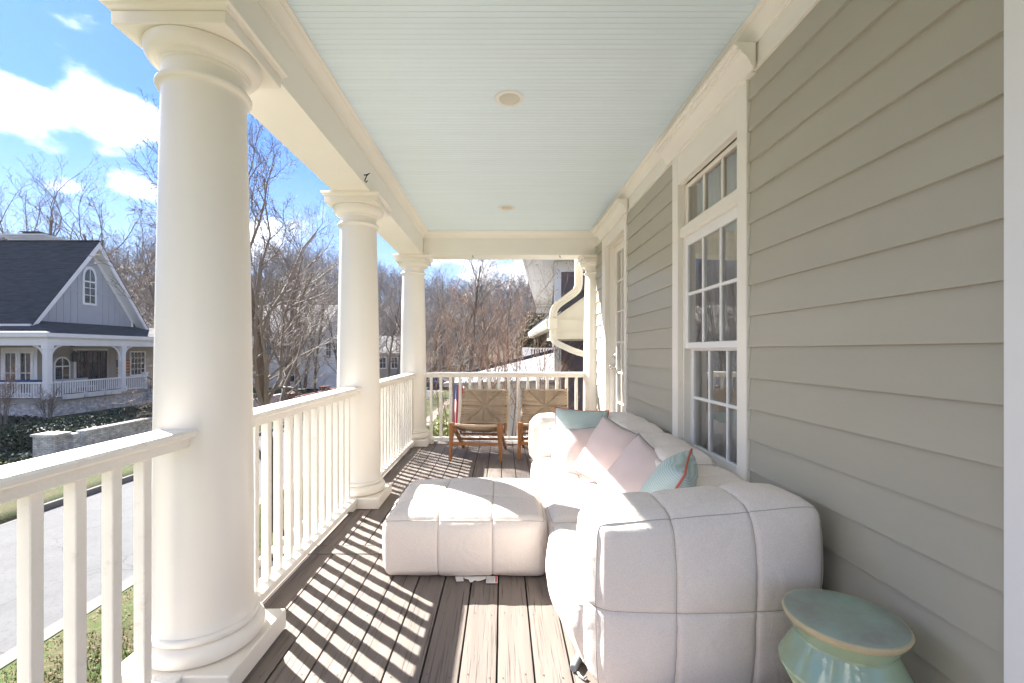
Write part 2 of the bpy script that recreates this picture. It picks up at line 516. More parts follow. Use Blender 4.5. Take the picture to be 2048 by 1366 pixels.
# porch floor -------------------------------------------------------
floor = bpy.data.objects.new("porch_floor", None); COL.objects.link(floor)
floor['kind'] = 'structure'
def board_mesh(w, ln):
    mb = MB()
    n = 6
    prof = []
    for i in range(n + 1):
        t = -1 + 2 * i / n
        z = 0.0045 * (t * t) - 0.0045
        if i in (0, n):
            z -= 0.004
        prof.append((t * w / 2, z))
    poly = [(-w / 2, -0.03)] + prof + [(w / 2, -0.03)]
    poly = poly[::-1]
    mb.prism(poly, 'y', 0, ln)
    return mb.mesh("floor_board", M['deck'], smooth=20)
pitch, bw = 0.1425, 0.1345
rng = random.Random(4)
near_len = 2.735 - Y_BACK
far_len = 6.20 - 2.865
bm_near, bm_far = board_mesh(bw, near_len), board_mesh(bw, far_len)
nails = MB()
for k in range(-9, 9):
    xc = -0.022 + pitch * (k + 0.5)
    if xc < -1.40 or xc > 1.22:
        continue
    o = piece("floor_board", bm_near, floor, (xc, Y_BACK, 0.0))
    o.rotation_euler = (0, rng.uniform(-0.006, 0.006), 0)
    o = piece("floor_board", bm_far, floor, (xc + 0.012, 2.865, 0.0))
    o.rotation_euler = (0, rng.uniform(-0.006, 0.006), 0)
    for yj in [0.9 + 0.405 * i for i in range(5)] + [2.95 + 0.405 * i for i in range(8)]:
        for sx in (-0.042, 0.042):
            cx, cy_ = xc + sx + rng.uniform(-0.008, 0.008) + (0.012 if yj > 2.8 else 0), yj + rng.uniform(-0.012, 0.012)
            nails.add([(cx + 0.0036 * math.cos(a * 1.0472), cy_ + 0.0036 * math.sin(a * 1.0472), -0.0012) for a in range(6)], [(0, 1, 2, 3, 4, 5)])
nails.build("nail_heads", M['nail'], floor, kind='stuff')
mb = MB(); mb.bbox(-1.42, 1.21, 2.742, 2.858, -0.03, -0.001, 0.003)
mb.build("header_board", M['deck'], floor)
mb = MB()
mb.box(-1.40, 1.2, Y_BACK, 6.18, -0.30, -0.034)  # solid near-black block, shade in the board gaps put into its colour
mb.build("underdeck_shade_block", M['dark'], floor)
mb = MB()
mb.bbox(-1.445, -1.425, Y_BACK, 6.22, -0.32, -0.004, 0.002)
mb.bbox(-1.42, 1.2, 6.202, 6.222, -0.32, -0.004, 0.002)
mb.build("rim_board", M['cream'], floor)
# piers under the porch
mb = MB()
for yy in (-0.1, 1.8, 3.7, 6.0):
    mb.box(-1.36, -1.0, yy - 0.18, yy + 0.18, -3.2, -0.301)
mb.build("pier", M['cream'], floor)

# house ------------------------------------------------------------
house = thing("house", "sage green clapboard house wall with cream trim along the right side of the porch", "house", (1.215, 2.5, 0))
def siding_mesh(ln):
    mb = MB()
    # profile in (x, z): sits on sheathing plane, butt at the bottom stands proud
    mb.prism([(0.0, 0.160), (0.0, -0.002), (-0.0175, 0.0), (-0.0175, 0.003), (-0.004, 0.160)], 'y', 0, ln)
    return mb.mesh("siding_board", M['siding'])
EXPO = 0.1496
zs = [1.2402 + EXPO * k for k in range(-8, 9)]
sections = [(1.0795, 2.2175), (3.1915, 4.3825), (5.4435, 6.16)]
for (a, b) in sections:
    me = siding_mesh(b - a)
    for z in zs:
        piece("siding_board", me, house, (WX, a, z))
# sheathing with openings
mb = MB()
for (a, b) in [(0.94, 2.29), (3.11, 4.44), (5.30, 6.16)]:
    mb.box(WX + 0.001, WX + 0.10, a, b, -0.3, 5.6)
mb.box(WX + 0.001, WX + 0.10, 2.29, 3.11, -0.3, 0.50)
mb.box(WX + 0.001, WX + 0.10, 2.29, 3.11, 2.37, 5.6)
mb.box(WX + 0.001, WX + 0.10, 4.44, 5.30, 2.46, 5.6)
mb.box(WX + 0.1005, 3.75, 6.06, 6.16, -3.2, 5.6)
mb.box(WX + 0.1005, 3.75, 0.94, 1.04, -3.2, 5.6)
mb.build("sheathing", M['siding'], house)
# room seen through the glass; unseen opening added in its rear wall to let light in
mb = MB()
mb.box(3.6, 3.7, 1.05, 1.6, -0.05, 2.7); mb.box(3.6, 3.7, 3.4, 6.05, -0.05, 2.7); mb.box(3.6, 3.7, 1.601, 3.399, -0.05, 0.9); mb.box(3.6, 3.7, 1.601, 3.399, 2.2, 2.7)
mb.box(1.33, 3.6, 1.05, 6.05, 2.7005, 2.8)
mb.box(1.33, 3.6, 1.05, 6.05, -0.1, -0.001)
mb.build("interior_wall", M['plaster'], house)

# trim: corner board by the camera, frieze, crowns
mb = MB(); mb.bbox(1.185, WX + 0.0005, 0.928, 1.0785, -0.02, 2.55, 0.003); mb.bbox(1.186, 1.33, 0.905, 0.9275, -0.02, 2.55, 0.003)
mb.build("corner_board", M['white'], house)
mb = MB(); mb.bbox(FX, WX, 0.93, FAR0 + 0.2, 2.552, 2.70, 0.002)
mb.box(FX - 0.008, FX - 0.0005, 0.93, FAR0, 2.552, 2.572)
mb.bbox(BX1 + 0.001, 1.4, Y_BACK, Y_BACK + 0.28, SOF + 0.001, 2.949, 0.004)
mb.build("frieze_board", M['cream'], house)
def crown_prof(p, h):
    # (out, up) from the wall/bottom corner
    pts = [(0, 0), (0.10, 0.0), (0.14, 0.10), (0.20, 0.14), (0.24, 0.24), (0.34, 0.42), (0.50, 0.60), (0.68, 0.72), (0.74, 0.74), (0.76, 0.82), (0.90, 0.86), (1.0, 0.90), (1.0, 1.0), (0, 1.0)]
    return [(a * p, b * h) for a, b in pts]
CP = 0.078
mb = MB()
mb.prism([(FX - 0.0005 - a, CEIL - CP - 0.001 + b) for a, b in crown_prof(CP, CP)], 'y', Y_BACK, FAR0 - 0.0005)
mb.build("crown_moulding", M['cream'], house, smooth=25)
mb = MB()
mb.prism([(BX1 + 0.0005 + a, CEIL - CP - 0.001 + b) for a, b in crown_prof(CP, CP)][::-1], 'y', Y_BACK, FAR0 - 0.0005)
mb.build("crown_moulding", M['cream'], house, smooth=25)
mb = MB()
mb.prism([(FAR0 - 0.0005 - a, CEIL - CP - 0.0015 + b) for a, b in crown_prof(CP, CP)], 'x', BX1 + 0.02, FX - 0.02)
mb.build("crown_moulding", M['cream'], house, smooth=25)
# beams
mb = MB()
mb.bbox(BX0, BX1, Y_BACK, FAR1, SOF, 2.95, 0.004)
mb.box(BX1 - 0.012, BX1 + 0.004, Y_BACK, FAR0 - 0.01, SOF - 0.006, SOF + 0.012)
mb.build("side_beam", M['cream'], house)
mb = MB()
mb.bbox(BX1 + 0.0005, WX, FAR0, FAR1, SOF + 0.001, 2.949, 0.004)
mb.build("end_beam", M['cream'], house)
# ceiling boards
ceil = MB(); ceil.box(BX1 + 0.0005, WX, Y_BACK, FAR0 - 0.0005, CEIL + 0.012, CEIL + 0.03)
ceiling = ceil.build("ceiling", M['ceiling'], house)
cp = 0.0365
mb = MB()
mb.prism([(0, 0.0115), (0, 0.003), (0.0025, 0), (cp - 0.0025, 0), (cp - 0.0004, 0.003), (cp - 0.0004, 0.0115)][::-1], 'x', BX1 + 0.001, FX - 0.002)
# the prism runs along x: coordinates are (y, z)
cb = mb.mesh("ceiling_board", M['ceiling'])
yy = 0.3
while yy + cp < FAR0 - 0.002:
    piece("ceiling_board", cb, ceiling, (0, yy, CEIL))
    yy += cp
mb = MB(); mb.box(BX1 + 0.001, FX - 0.002, Y_BACK, 0.299, CEIL, CEIL + 0.0115)
mb.build("ceiling_panel", M['ceiling'], ceiling)
# roof over the porch and the rest of the house volume
mb = MB()
mb.box(-1.55, 1.21, Y_BACK - 0.1, 6.35, 2.952, 3.06)
mb.box(1.211, 4.2, 0.93, 6.35, 2.952, 3.06)
mb.build("porch_roof", M['cream'], house)

# window -------------------------------------------------------------
W0, W1 = 2.31, 3.09
win = MB()
win.bbox(1.188, WX + 0.02, W0 - 0.09, W0, 0.30, 2.552, 0.003)      # near casing
win.bbox(1.188, WX + 0.02, W1, W1 + 0.098, 0.30, 2.552, 0.003)     # far casing
win.bbox(1.190, WX + 0.02, W0 + 0.0005, W1 - 0.0005, 2.345, 2.551, 0.003)        # head casing
win.bbox(1.205, WX + 0.07, W0 + 0.0005, W1 - 0.0005, 1.985, 2.052, 0.004)  # transom bar
win.bbox(1.18, WX + 0.07, W0 + 0.0005, W1 - 0.0005, 0.46, 0.51, 0.004)      # sill
win.box(WX + 0.0205, WX + 0.11, W0 - 0.02, W0 + 0.012, 0.51, 2.36)     # jambs
win.box(WX + 0.0205, WX + 0.11, W1 - 0.012, W1 + 0.02, 0.51, 2.36)
win.box(1.222, 1.234, W0 + 0.012, W0 + 0.026, 0.51, 1.985)
win.box(1.222, 1.234, W1 - 0.026, W1 - 0.012, 0.51, 1.985)
window = win.build("window", M['cream'], house)
def sash(x, z0, z1, rows, cols, stile, rail_t, rail_b, mat, parent, y0=W0 + 0.013, y1=W1 - 0.013, th=0.035, name="sash"):
    s = MB()
    s.bbox(x, x + th, y0, y0 + stile, z0, z1, 0.003)
    s.bbox(x, x + th, y1 - stile, y1, z0, z1, 0.003)
    s.bbox(x + 0.001, x + th - 0.001, y0 + stile, y1 - stile, z0, z0 + rail_b, 0.003)
    s.bbox(x + 0.001, x + th - 0.001, y0 + stile, y1 - stile, z1 - rail_t, z1, 0.003)
    gy0, gy1, gz0, gz1 = y0 + stile, y1 - stile, z0 + rail_b, z1 - rail_t
    mt = 0.02
    pw = (gy1 - gy0 - mt * (cols - 1)) / cols
    ph = (gz1 - gz0 - mt * (rows - 1)) / rows
    for i in range(1, cols):
        yv = gy0 + i * pw + (i - 1) * mt
        s.bbox(x + 0.004, x + th - 0.004, yv, yv + mt, gz0, gz1, 0.004)
    for j in range(1, rows):
        zv = gz0 + j * ph + (j - 1) * mt
        s.bbox(x + 0.005, x + th - 0.005, gy0, gy1, zv, zv + mt, 0.004)
    so = s.build(name, mat, parent)
    pmesh = MB()
    pmesh.add([(0, 0, 0), (0, pw, 0), (0, pw, ph), (0, 0, ph)], [(0, 3, 2, 1)])
    pme = pmesh.mesh("pane", M['glass'])
    holder = parent if parent.parent is not None else so
    prng = random.Random(int(z0 * 1000))
    for i in range(cols):
        for j in range(rows):
            p = piece("pane", pme, holder, (x + th * 0.5, gy0 + i * (pw + mt), gz0 + j * (ph + mt)))
            p.rotation_euler = (0, prng.uniform(-0.004, 0.004), prng.uniform(-0.004, 0.004))
    return so
sash(1.232, 1.236, 1.984, 2, 3, 0.045, 0.062, 0.04, M['white'], window, name="upper_sash")
sash(1.270, 0.512, 1.262, 2, 3, 0.045, 0.040, 0.085, M['white'], window, name="lower_sash")
sash(1.240, 2.053, 2.344, 1, 3, 0.03, 0.028, 0.028, M['cream'], window, name="transom_sash")
# curtains
def curtain(y0, y1, z0, z1, x):
    mb = MB(); n = 60
    b = 0
    for i in range(n + 1):
        y = y0 + (y1 - y0) * i / n
        xx = x + 0.025 * math.sin(i * 0.9) + 0.01 * math.sin(i * 0.37)
        mb.v += [(xx, y, z0), (xx, y, z1)]
        if i:
            mb.face(2 * i - 2, 2 * i, 2 * i + 1, 2 * i - 1)
    return mb.build("curtain", M['curtain'], window, smooth=True)
curtain(2.64, 3.2, 0.05, 2.4, 1.385)
curtain(2.15, 2.47, 0.05, 2.4, 1.385)
# header crowns over window and door
def header_crown(y0, y1, z0):
    mb = MB()
    prof = [(0, 0), (0.012, 0), (0.016, 0.016), (0.022, 0.022), (0.03, 0.04), (0.045, 0.062), (0.066, 0.078), (0.07, 0.09), (0.086, 0.092), (0.086, 0.108), (0.10, 0.111), (0.10, 0.124), (0, 0.124)]
    mb.prism([(FX - 0.012 - a, z0 + b) for a, b in prof], 'y', y0, y1)
    mb.box(FX - 0.0125, FX + 0.01, y0 + 0.03, y1 - 0.03, z0 - 0.001, z0 + 0.123)
    return mb.build("header_crown", M['cream'], house, smooth=25)
header_crown(2.135, 3.265, 2.545)
# door ----------------------------------------------------------------
D0, D1 = 4.47, 5.27
dm = MB()
dm.bbox(1.188, WX + 0.02, 4.385, D0 - 0.0, -0.01, 2.545, 0.003)
dm.bbox(1.188, WX + 0.02, D1, 5.441, -0.01, 2.545, 0.003)
dm.bbox(1.190, WX + 0.02, D0 + 0.0005, D1 - 0.0005, 2.42, 2.544, 0.003)
dm.box(WX + 0.0205, WX + 0.15, D0 - 0.02, D0 + 0.008, -0.01, 2.43)
dm.box(WX + 0.0205, WX + 0.15, D1 - 0.008, D1 + 0.02, -0.01, 2.43)
dm.box(WX + 0.0205, WX + 0.15, D0 + 0.008, D1 - 0.008, 2.41, 2.43)
door = dm.build("door", M['cream'], house)
sash(1.295, 0.005, 2.408, 6, 3, 0.10, 0.075, 0.30, M['cream'], door, y0=D0 + 0.01, y1=D1 - 0.01, th=0.044, name="door_leaf")
kb = MB()
def knob_profile():
    return [(0.028, 0), (0.028, 0.006), (0.011, 0.010), (0.011, 0.035), (0.022, 0.042), (0.029, 0.055), (0.027, 0.068), (0.014, 0.076), (0.002, 0.078)]
def lathe_x(mb, prof, x, y, z, seg=20):
    t = MB(); t.lathe(prof, (0, 0), seg)
    mb.add([(x - c, y + a, z + b) for a, b, c in t.v], t.f)
lathe_x(kb, knob_profile(), 1.295, 5.205, 1.035)
kb.build("door_knob", M['metal'], door, smooth=40)
kb = MB(); lathe_x(kb, [(0.027, 0), (0.027, 0.01), (0.020, 0.018), (0.016, 0.024), (0.002, 0.025)], 1.295, 5.205, 1.165)
kb.build("deadbolt", M['metal'], door, smooth=40)
header_crown(4.325, 5.50, 2.545)

# recessed ceiling lights ----------------------------------------------
def can_light(x, y, lab):
    t = thing("recessed_light", lab, "ceiling light", (x, y, CEIL), "recessed lights in the porch ceiling")
    mb = MB(); mb.lathe([(0.062, CEIL + 0.004), (0.064, CEIL - 0.004), (0.078, CEIL - 0.009), (0.090, CEIL - 0.006), (0.092, CEIL - 0.0005)], (x, y), 40)
    mb.f = mb.f[:-2]; mb.m = mb.m[:-2]
    mb.build("trim_ring", M['can'], t, smooth=40)
    mb = MB(); mb.lathe([(0.063, CEIL - 0.0008), (0.05, CEIL - 0.004), (0.02, CEIL - 0.006), (0.001, CEIL - 0.0065)], (x, y), 40)
    mb.build("lens", M['lens'], t, smooth=40)
can_light(0.042, 2.757, "large round recessed light in the nearer half of the porch ceiling")
can_light(0.043, 4.86, "round recessed light near the far end of the porch ceiling")

# hooks
def hook(p, lab, s=1.0, face='x'):
    mb = MB()
    x, y, z = p
    if face == 'x':
        pts = [(x + 0.0, y, z + 0.01), (x + 0.02, y, z + 0.012), (x + 0.045, y - 0.01, z + 0.02), (x + 0.02, y, z + 0.005), (x + 0.006, y, z - 0.03), (x + 0.016, y, z - 0.045), (x + 0.026, y, z - 0.03)]
    else:
        pts = [(x, y, z), (x, y, z - 0.02), (x + 0.008, y, z - 0.028), (x + 0.012, y, z - 0.018)]
    mb.tube(pts, 0.004 * s, 6)
    o = mb.build("hook", M['iron'], None, smooth=True)
    return tag(o, lab, "hook")
hook((BX1, 3.35, 2.505), "small rusty hook screwed into the cream side beam above the second column")
hook((-0.385, FAR0 + 0.02, SOF + 0.001), "tiny dark hook under the end beam nearer the corner column", face='z')
hook((0.74, FAR0 + 0.02, SOF + 0.001), "tiny dark hook under the end beam nearer the house wall", face='z')

# columns ------------------------------------------------------------------
def column(y, lab, x=-1.175):
    t = thing("porch_column", lab, "column", (x, y, 0), "round cream porch columns")
    mb = MB(); mb.bbox(x - 0.22, x + 0.22, y - 0.212, y + 0.212, 0.0, 0.084, 0.005)
    mb.build("plinth", M['column'], t)
    pr = [(0.17, 0.0845)]
    for i in range(13):
        a = -math.pi / 2 + math.pi * i / 12
        pr.append((0.178 + 0.034 * math.cos(a), 0.122 + 0.0372 * math.sin(a)))
    pr += [(0.186, 0.161), (0.190, 0.166), (0.192, 0.176), (0.189, 0.186), (0.180, 0.190)]
    mb = MB(); mb.lathe(pr, (x, y), 72)
    mb.build("base", M['column'], t, smooth=50)
    pr = [(0.181, 0.1905), (0.178, 0.198), (0.1735, 0.21), (0.1705, 0.225), (0.1695, 0.25)]
    for i in range(1, 25):
        u = i / 24
        z = 0.25 + u * (2.20 - 0.25)
        r = 0.1695 - 0.026 * (max(0, u - 0.15) / 0.85) ** 1.5
        pr.append((r, z))
    pr += [(0.1435, 2.212), (0.147, 2.218), (0.152, 2.221)]
    for i in range(9):
        a = -math.pi / 2 + math.pi * i / 8
        pr.append((0.152 + 0.011 * math.cos(a), 2.233 + 0.012 * math.sin(a)))
    pr += [(0.146, 2.2455)]
    mb = MB(); mb.lathe(pr, (x, y), 72)
    mb.build("shaft", M['column'], t, smooth=50)
    pr = [(0.142, 2.2457), (0.1415, 2.252), (0.1415, 2.290), (0.144, 2.298), (0.150, 2.301), (0.150, 2.307), (0.156, 2.309), (0.158, 2.314)]
    for i in range(9):
        a = math.pi / 2 * i / 8
        pr.append((0.160 + 0.038 * math.sin(a), 2.316 + 0.046 * (1 - math.cos(a)) ))
    pr += [(0.199, 2.366), (0.195, 2.371)]
    mb = MB(); mb.lathe(pr, (x, y), 72)
    cap = mb.build("capital", M['column'], t, smooth=50)
    mb = MB()
    mb.bbox(x - 0.203, x + 0.203, y - 0.200, y + 0.200, 2.3715, 2.418, 0.003)
    hw = 0.203
    lo, hi = [], []
    # cyma step and top fillet
    for k, (g, z) in enumerate([(0.0, 2.4182), (0.006, 2.420), (0.012, 2.430), (0.022, 2.436), (0.022, 2.4545)]):
        lo.append((hw + g, z))
    vs_, fs_ = [], []
    for g, z in lo:
        vs_ += [(x - g, y - g + 0.003, z), (x + g, y - g + 0.003, z), (x + g, y + g - 0.003, z), (x - g, y + g - 0.003, z)]
    n = len(lo)
    for i in range(n - 1):
        for k in range(4):
            k2 = (k + 1) % 4
            fs_.append((i * 4 + k, i * 4 + k2, i * 4 + 4 + k2, i * 4 + 4 + k))
    fs_ += [(3, 2, 1, 0), (n * 4 - 4, n * 4 - 3, n * 4 - 2, n * 4 - 1)]
    mb.add(vs_, fs_)
    mb.build("abacus", M['column'], t)
    return t
column(-0.12, "cream round column standing behind the viewpoint at the end of the porch")
column(1.80, "largest cream round column in the left foreground")
column(3.715, "middle cream round column between the two long railings")
column(6.00, "slender looking cream round corner column left of the rope chairs")
column(6.00, "cream round column half hidden against the house wall beside the drain pipe", x=1.235)

# railings --------------------------------------------------------------------
def baluster_mesh():
    mb = MB(); mb.bbox(-0.0175, 0.0175, -0.0175, 0.0175, 0.0865, 0.874, 0.0025)
    return mb.mesh("baluster", M['rail'])
bal = baluster_mesh()
rr = random.Random(8)
def rail_y(y0, y1, bys, lab, ends=(0, 0)):
    xc = -1.165
    t = thing("railing", lab, "railing", (xc, (y0 + y1) / 2, 0), "cream porch railings")
    mb = MB()
    mb.bbox(-1.24, -1.103, y0, y1, 0.911, 0.938, 0.007)
    mb.build("top_rail", M['rail'], t)
    mb = MB(); mb.bbox(-1.205, -1.127, y0, y1, 0.874, 0.9105, 0.003)
    mb.build("sub_rail", M['rail'], t)
    mb = MB(); mb.bbox(-1.212, -1.119, y0 - ends[0] * 0.02, y1 + ends[1] * 0.02, 0.050, 0.0862, 0.004)
    mb.bbox(-1.20, -1.13, y1 - 0.13, y1 - 0.03, 0.0, 0.0498, 0.002)
    mb.build("bottom_rail", M['rail'], t)
    for y in bys:
        piece("baluster", bal, t, (xc - 0.002 + rr.uniform(-0.001, 0.001), y, 0), (0, 0, rr.uniform(-0.02, 0.02)))
rail_y(0.04, 1.655, [0.192 + 0.1168 * i for i in range(12)] , "nearest cream railing running out of the left edge of the photo")
rail_y(1.945, 3.575, [2.0165 + 0.1172 * i for i in range(13)], "long cream railing between the foreground column and the middle column")
rail_y(3.86, 5.86, [3.93 + 0.1165 * i for i in range(17)], "cream railing between the middle column and the corner column")
def rail_x(x0, x1, y, lab):
    t = thing("railing", lab, "railing", ((x0 + x1) / 2, y, 0), "cream porch railings")
    mb = MB(); mb.bbox(x0, x1, y - 0.068, y + 0.068, 0.911, 0.940, 0.007); mb.build("top_rail", M['rail'], t)
    mb = MB(); mb.bbox(x0, x1, y - 0.038, y + 0.038, 0.874, 0.9105, 0.003); mb.build("sub_rail", M['rail'], t)
    mb = MB(); mb.bbox(x0, x1, y - 0.045, y + 0.045, 0.050, 0.0862, 0.004)
    mb.bbox(x0 + 0.0, x0 + 0.12, y - 0.04, y + 0.04, 0, 0.0498, 0.002)
    mb.build("bottom_rail", M['rail'], t)
    n = 16
    for i in range(n):
        piece("baluster", bal, t, (-0.94 + 0.1275 * i, y, 0), (0, 0, rr.uniform(-0.02, 0.02)))
rail_x(-1.03, 1.09, 6.0, "cream end railing running across behind the rope chairs")

# ------------------------------------------------------------------ cushions
def axis_coords(a0, a1, r, seams, n):
    c = [a0, a0 + r * 0.15, a0 + r * 0.35, a0 + r * 0.6, a0 + r, a1 - r, a1 - r * 0.6, a1 - r * 0.35, a1 - r * 0.15, a1]
    for i in range(1, n):
        c.append(a0 + (a1 - a0) * i / n)
    keep = []
    for s_ in seams:
        for d in (-0.024, -0.013, -0.007, -0.003, 0.0, 0.003, 0.007, 0.013, 0.024):
            keep.append(s_ + d)
    out = []
    for v in sorted(c):
        if all(abs(v - s_) > 0.026 for s_ in seams):
            out.append(v)
    out = sorted(set(round(v, 5) for v in out + [k for k in keep if a0 < k < a1]))
    return out

def cushion(name, box, parent, r=0.05, bulge=(0.02, 0.02, 0.02), seams=((), (), ()), depth=0.007, n=(16, 16, 8), borders=(), seed=1,
            wob=0.011, shape=None, puff=0.012, thread=True):
    """soft upholstered block: rounded, bulging, drawn in along its seams"""
    lo = Vector((box[0], box[2], box[4])); hi = Vector((box[1], box[3], box[5]))
    bset = [list(), list(), list()]
    for ax, v in borders:
        bset[ax].append(v)
    allseams = [list(seams[a]) for a in range(3)]
    co = [axis_coords(lo[a], hi[a], r, allseams[a], n[a]) for a in range(3)]
    for a in range(3):
        for v in bset[a]:
            vv = round(v, 5)
            if vv not in co[a]:
                co[a] = sorted(co[a] + [vv])
    N = [len(c) for c in co]
    mb = MB(); idx = {}
    P, NR = [], []
    def vert(i, j, k):
        key = (i, j, k)
        if key in idx:
            return idx[key]
        p = Vector((co[0][i], co[1][j], co[2][k]))
        q = Vector([min(max(p[a], lo[a] + r), hi[a] - r) for a in range(3)])
        d = p - q
        nn = d.normalized()
        p2 = q + nn * r
        t = [2 * (p2[a] - lo[a]) / (hi[a] - lo[a]) - 1 for a in range(3)]
        disp = 0.0
        for a in range(3):
            b, c = (a + 1) % 3, (a + 2) % 3
            wgt = nn[a] ** 2
            if wgt < 1e-4: continue
            disp += wgt * bulge[a] * max(0, 1 - abs(t[b]) ** 2.6) * max(0, 1 - abs(t[c]) ** 2.6)
        pf = 1.0; gro = 0.0
        for a in range(3):
            w_ = 1 - nn[a] ** 2
            if not allseams[a] or w_ < 0.05: continue
            ss = [lo[a]] + sorted(allseams[a]) + [hi[a]]
            for s0, s1 in zip(ss[:-1], ss[1:]):
                if s0 <= p[a] <= s1:
                    u = (p[a] - s0) / max(1e-6, s1 - s0)
                    pf *= max(0.0, math.sin(math.pi * u)) ** 0.5
            for s_ in allseams[a]:
                gro += w_ * math.exp(-((p[a] - s_) / 0.006) ** 2)
        flat = max(abs(nn[0]), abs(nn[1]), abs(nn[2]))
        disp += puff * pf * max(0, flat - 0.7) / 0.3 - depth * min(gro, 1.2)
        near = 0.0
        for a in range(3):
            for s_ in allseams[a]:
                near = max(near, (1 - nn[a] ** 2) * math.exp(-((p[a] - s_) / 0.035) ** 2))
        disp += 0.0035 * near * mnoise.noise(p2 * 26 + Vector((seed, 0, 0)))
        disp += wob * mnoise.noise(p2 * 3.1 + Vector((seed * 7.3, seed * 3.1, 0))) + 0.35 * wob * mnoise.noise(p2 * 9 + Vector((seed * 2.3, 0, 0)))
        p3 = p2 + nn * disp
        if shape:
            p3 = shape(p3)
        if p3.z < box[4] + 0.001:
            p3.z = box[4] + 0.001
        idx[key] = len(mb.v)
        mb.v.append(tuple(p3)); NR.append(nn)
        return idx[key]
    for a in range(3):
        b, c = (a + 1) % 3, (a + 2) % 3
        for side in (0, N[a] - 1):
            for i in range(N[b] - 1):
                for j in range(N[c] - 1):
                    q = []
                    for (u, w) in ((i, j), (i + 1, j), (i + 1, j + 1), (i, j + 1)):
                        k = [0, 0, 0]; k[a] = side; k[b] = u; k[c] = w
                        q.append(vert(*k))
                    mb.face(*(q if side else q[::-1]))
    loops = []
    for a in range(3):
        b, c = (a + 1) % 3, (a + 2) % 3
        for s_ in allseams[a] + bset[a]:
            i = co[a].index(round(s_, 5))
            ring = [(j, 0) for j in range(N[b])] + [(N[b] - 1, k) for k in range(1, N[c])] + [(j, N[c] - 1) for j in range(N[b] - 2, -1, -1)] + [(0, k) for k in range(N[c] - 2, 0, -1)]
            pts = []
            for (j, k) in ring:
                key = [0, 0, 0]; key[a] = i; key[b] = j; key[c] = k
                vi = idx.get(tuple(key))
                if vi is None: continue
                pts.append((Vector(mb.v[vi]), NR[vi]))
            loops.append((pts, s_ in allseams[a]))
    o = mb.build(name, M['fabric'], parent, smooth=True)
    if thread and loops:
        tb = MB()
        for pts, isseam in loops:
            tb.tube([p + nn * (0.0008 if isseam else 0.0012) for p, nn in pts], 0.0014, 4, closed=True)
        tb.build("stitching", M['thread'], o, smooth=True)
    return o

# ottoman ---------------------------------------------------------------
ott = thing("ottoman", "square quilted cream ottoman standing alone on the deck", "ottoman", (-0.2, 2.83, 0))
cushion("cushion", (-0.64, 0.235, 2.445, 3.215, 0.004, 0.318), ott, r=0.04, bulge=(0.03, 0.035, 0.055),
        seams=((-0.345, -0.055), (2.70, 2.97), ()), n=(22, 20, 12), seed=3, borders=((2, 0.3085),), depth=0.006, puff=0.008)
# sewn-in labels sticking out from under it
lb = MB()
def sheet(mb, pts, th=0.0012):
    n = len(pts)
    mb.add([(p[0], p[1], p[2]) for p in pts] + [(p[0], p[1], p[2] + th) for p in pts],
           [tuple(range(n))[::-1], tuple(range(n, 2 * n))] + [(i, (i + 1) % n, n + (i + 1) % n, n + i) for i in range(n)])
sheet(lb, [(-0.255, 2.452, 0.004), (-0.243, 2.40, 0.004), (-0.205, 2.404, 0.004), (-0.213, 2.45, 0.006)])
sheet(lb, [(-0.215, 2.452, 0.005), (-0.202, 2.425, 0.008), (-0.18, 2.418, 0.006), (-0.172, 2.395, 0.004), (-0.160, 2.392, 0.004), (-0.148, 2.41, 0.006), (-0.13, 2.402, 0.005), (-0.112, 2.408, 0.006), (-0.09, 2.425, 0.007), (-0.088, 2.452, 0.005)])
sheet(lb, [(-0.086, 2.452, 0.006), (-0.086, 2.384, 0.004), (-0.026, 2.384, 0.004), (-0.026, 2.452, 0.006)])
care = lb.build("care_label", M['paper'], ott)
lb = MB(); sheet(lb, [(-0.038, 2.448, 0.0085), (-0.038, 2.388, 0.0056), (-0.029, 2.388, 0.0056), (-0.029, 2.448, 0.0085)], 0.0004)
lb.build("red_strip", M['paper_red'], care)
lb = MB()
for i in range(6):
    x = -0.080 + i * 0.0065
    sheet(lb, [(x, 2.44, 0.0083), (x, 2.394, 0.0060), (x + 0.002, 2.394, 0.0060), (x + 0.002, 2.44, 0.0083)], 0.0004)
lb.build("fine_print", M['paper_grey'], care)

# sofa modules --------------------------------------------------------------
G = "modules of the cream sectional sofa"
def lean_top(x0, x1, drop):
    def f(p):
        if p.z > 0.45:
            t = (p.x - x0) / (x1 - x0)
            k = (p.z - 0.45) / 0.2
            p.z -= drop * k * (1 - t) * 0.6
        return p
    return f
m1 = thing("sofa_module", "nearest cream sofa module, its tall arm turned towards the viewer", "sofa module", (0.72, 2.0, 0), G)
def swell(p):
    # base pushes outwards, upper half leans in a little
    if p.x < 0.5:
        p.x -= 0.07 * math.sin(math.pi * min(1, max(0, p.z / 0.34))) * (1 if p.z < 0.34 else 0)
    return p
cushion("arm", (0.325, 1.135, 1.60, 1.90, 0.004, 0.645), m1, r=0.055, bulge=(0.03, 0.045, 0.015),
        seams=((0.60, 0.875), (), (0.318,)), n=(24, 10, 22), seed=5, borders=((1, 1.611),), puff=0.012,
        shape=lambda p: Vector((p.x, p.y, p.z + 0.03 * (p.x - 0.73) / 0.4 * min(1, max(0, p.z / 0.62)) ** 2)))
cushion("seat", (0.262, 1.13, 1.66, 2.42, 0.004, 0.312), m1, r=0.045, bulge=(0.05, 0.02, 0.03),
        seams=((0.55, 0.84), (1.93, 2.18), ()), n=(18, 18, 12), seed=6, borders=((2, 0.295),), puff=0.008,
        shape=lambda p: Vector((p.x + (0.075 * max(0, 1 - p.z / 0.2) * min(1, max(0, (2.3 - p.y) / 0.6)) if p.x < 0.6 else 0), p.y, p.z)))
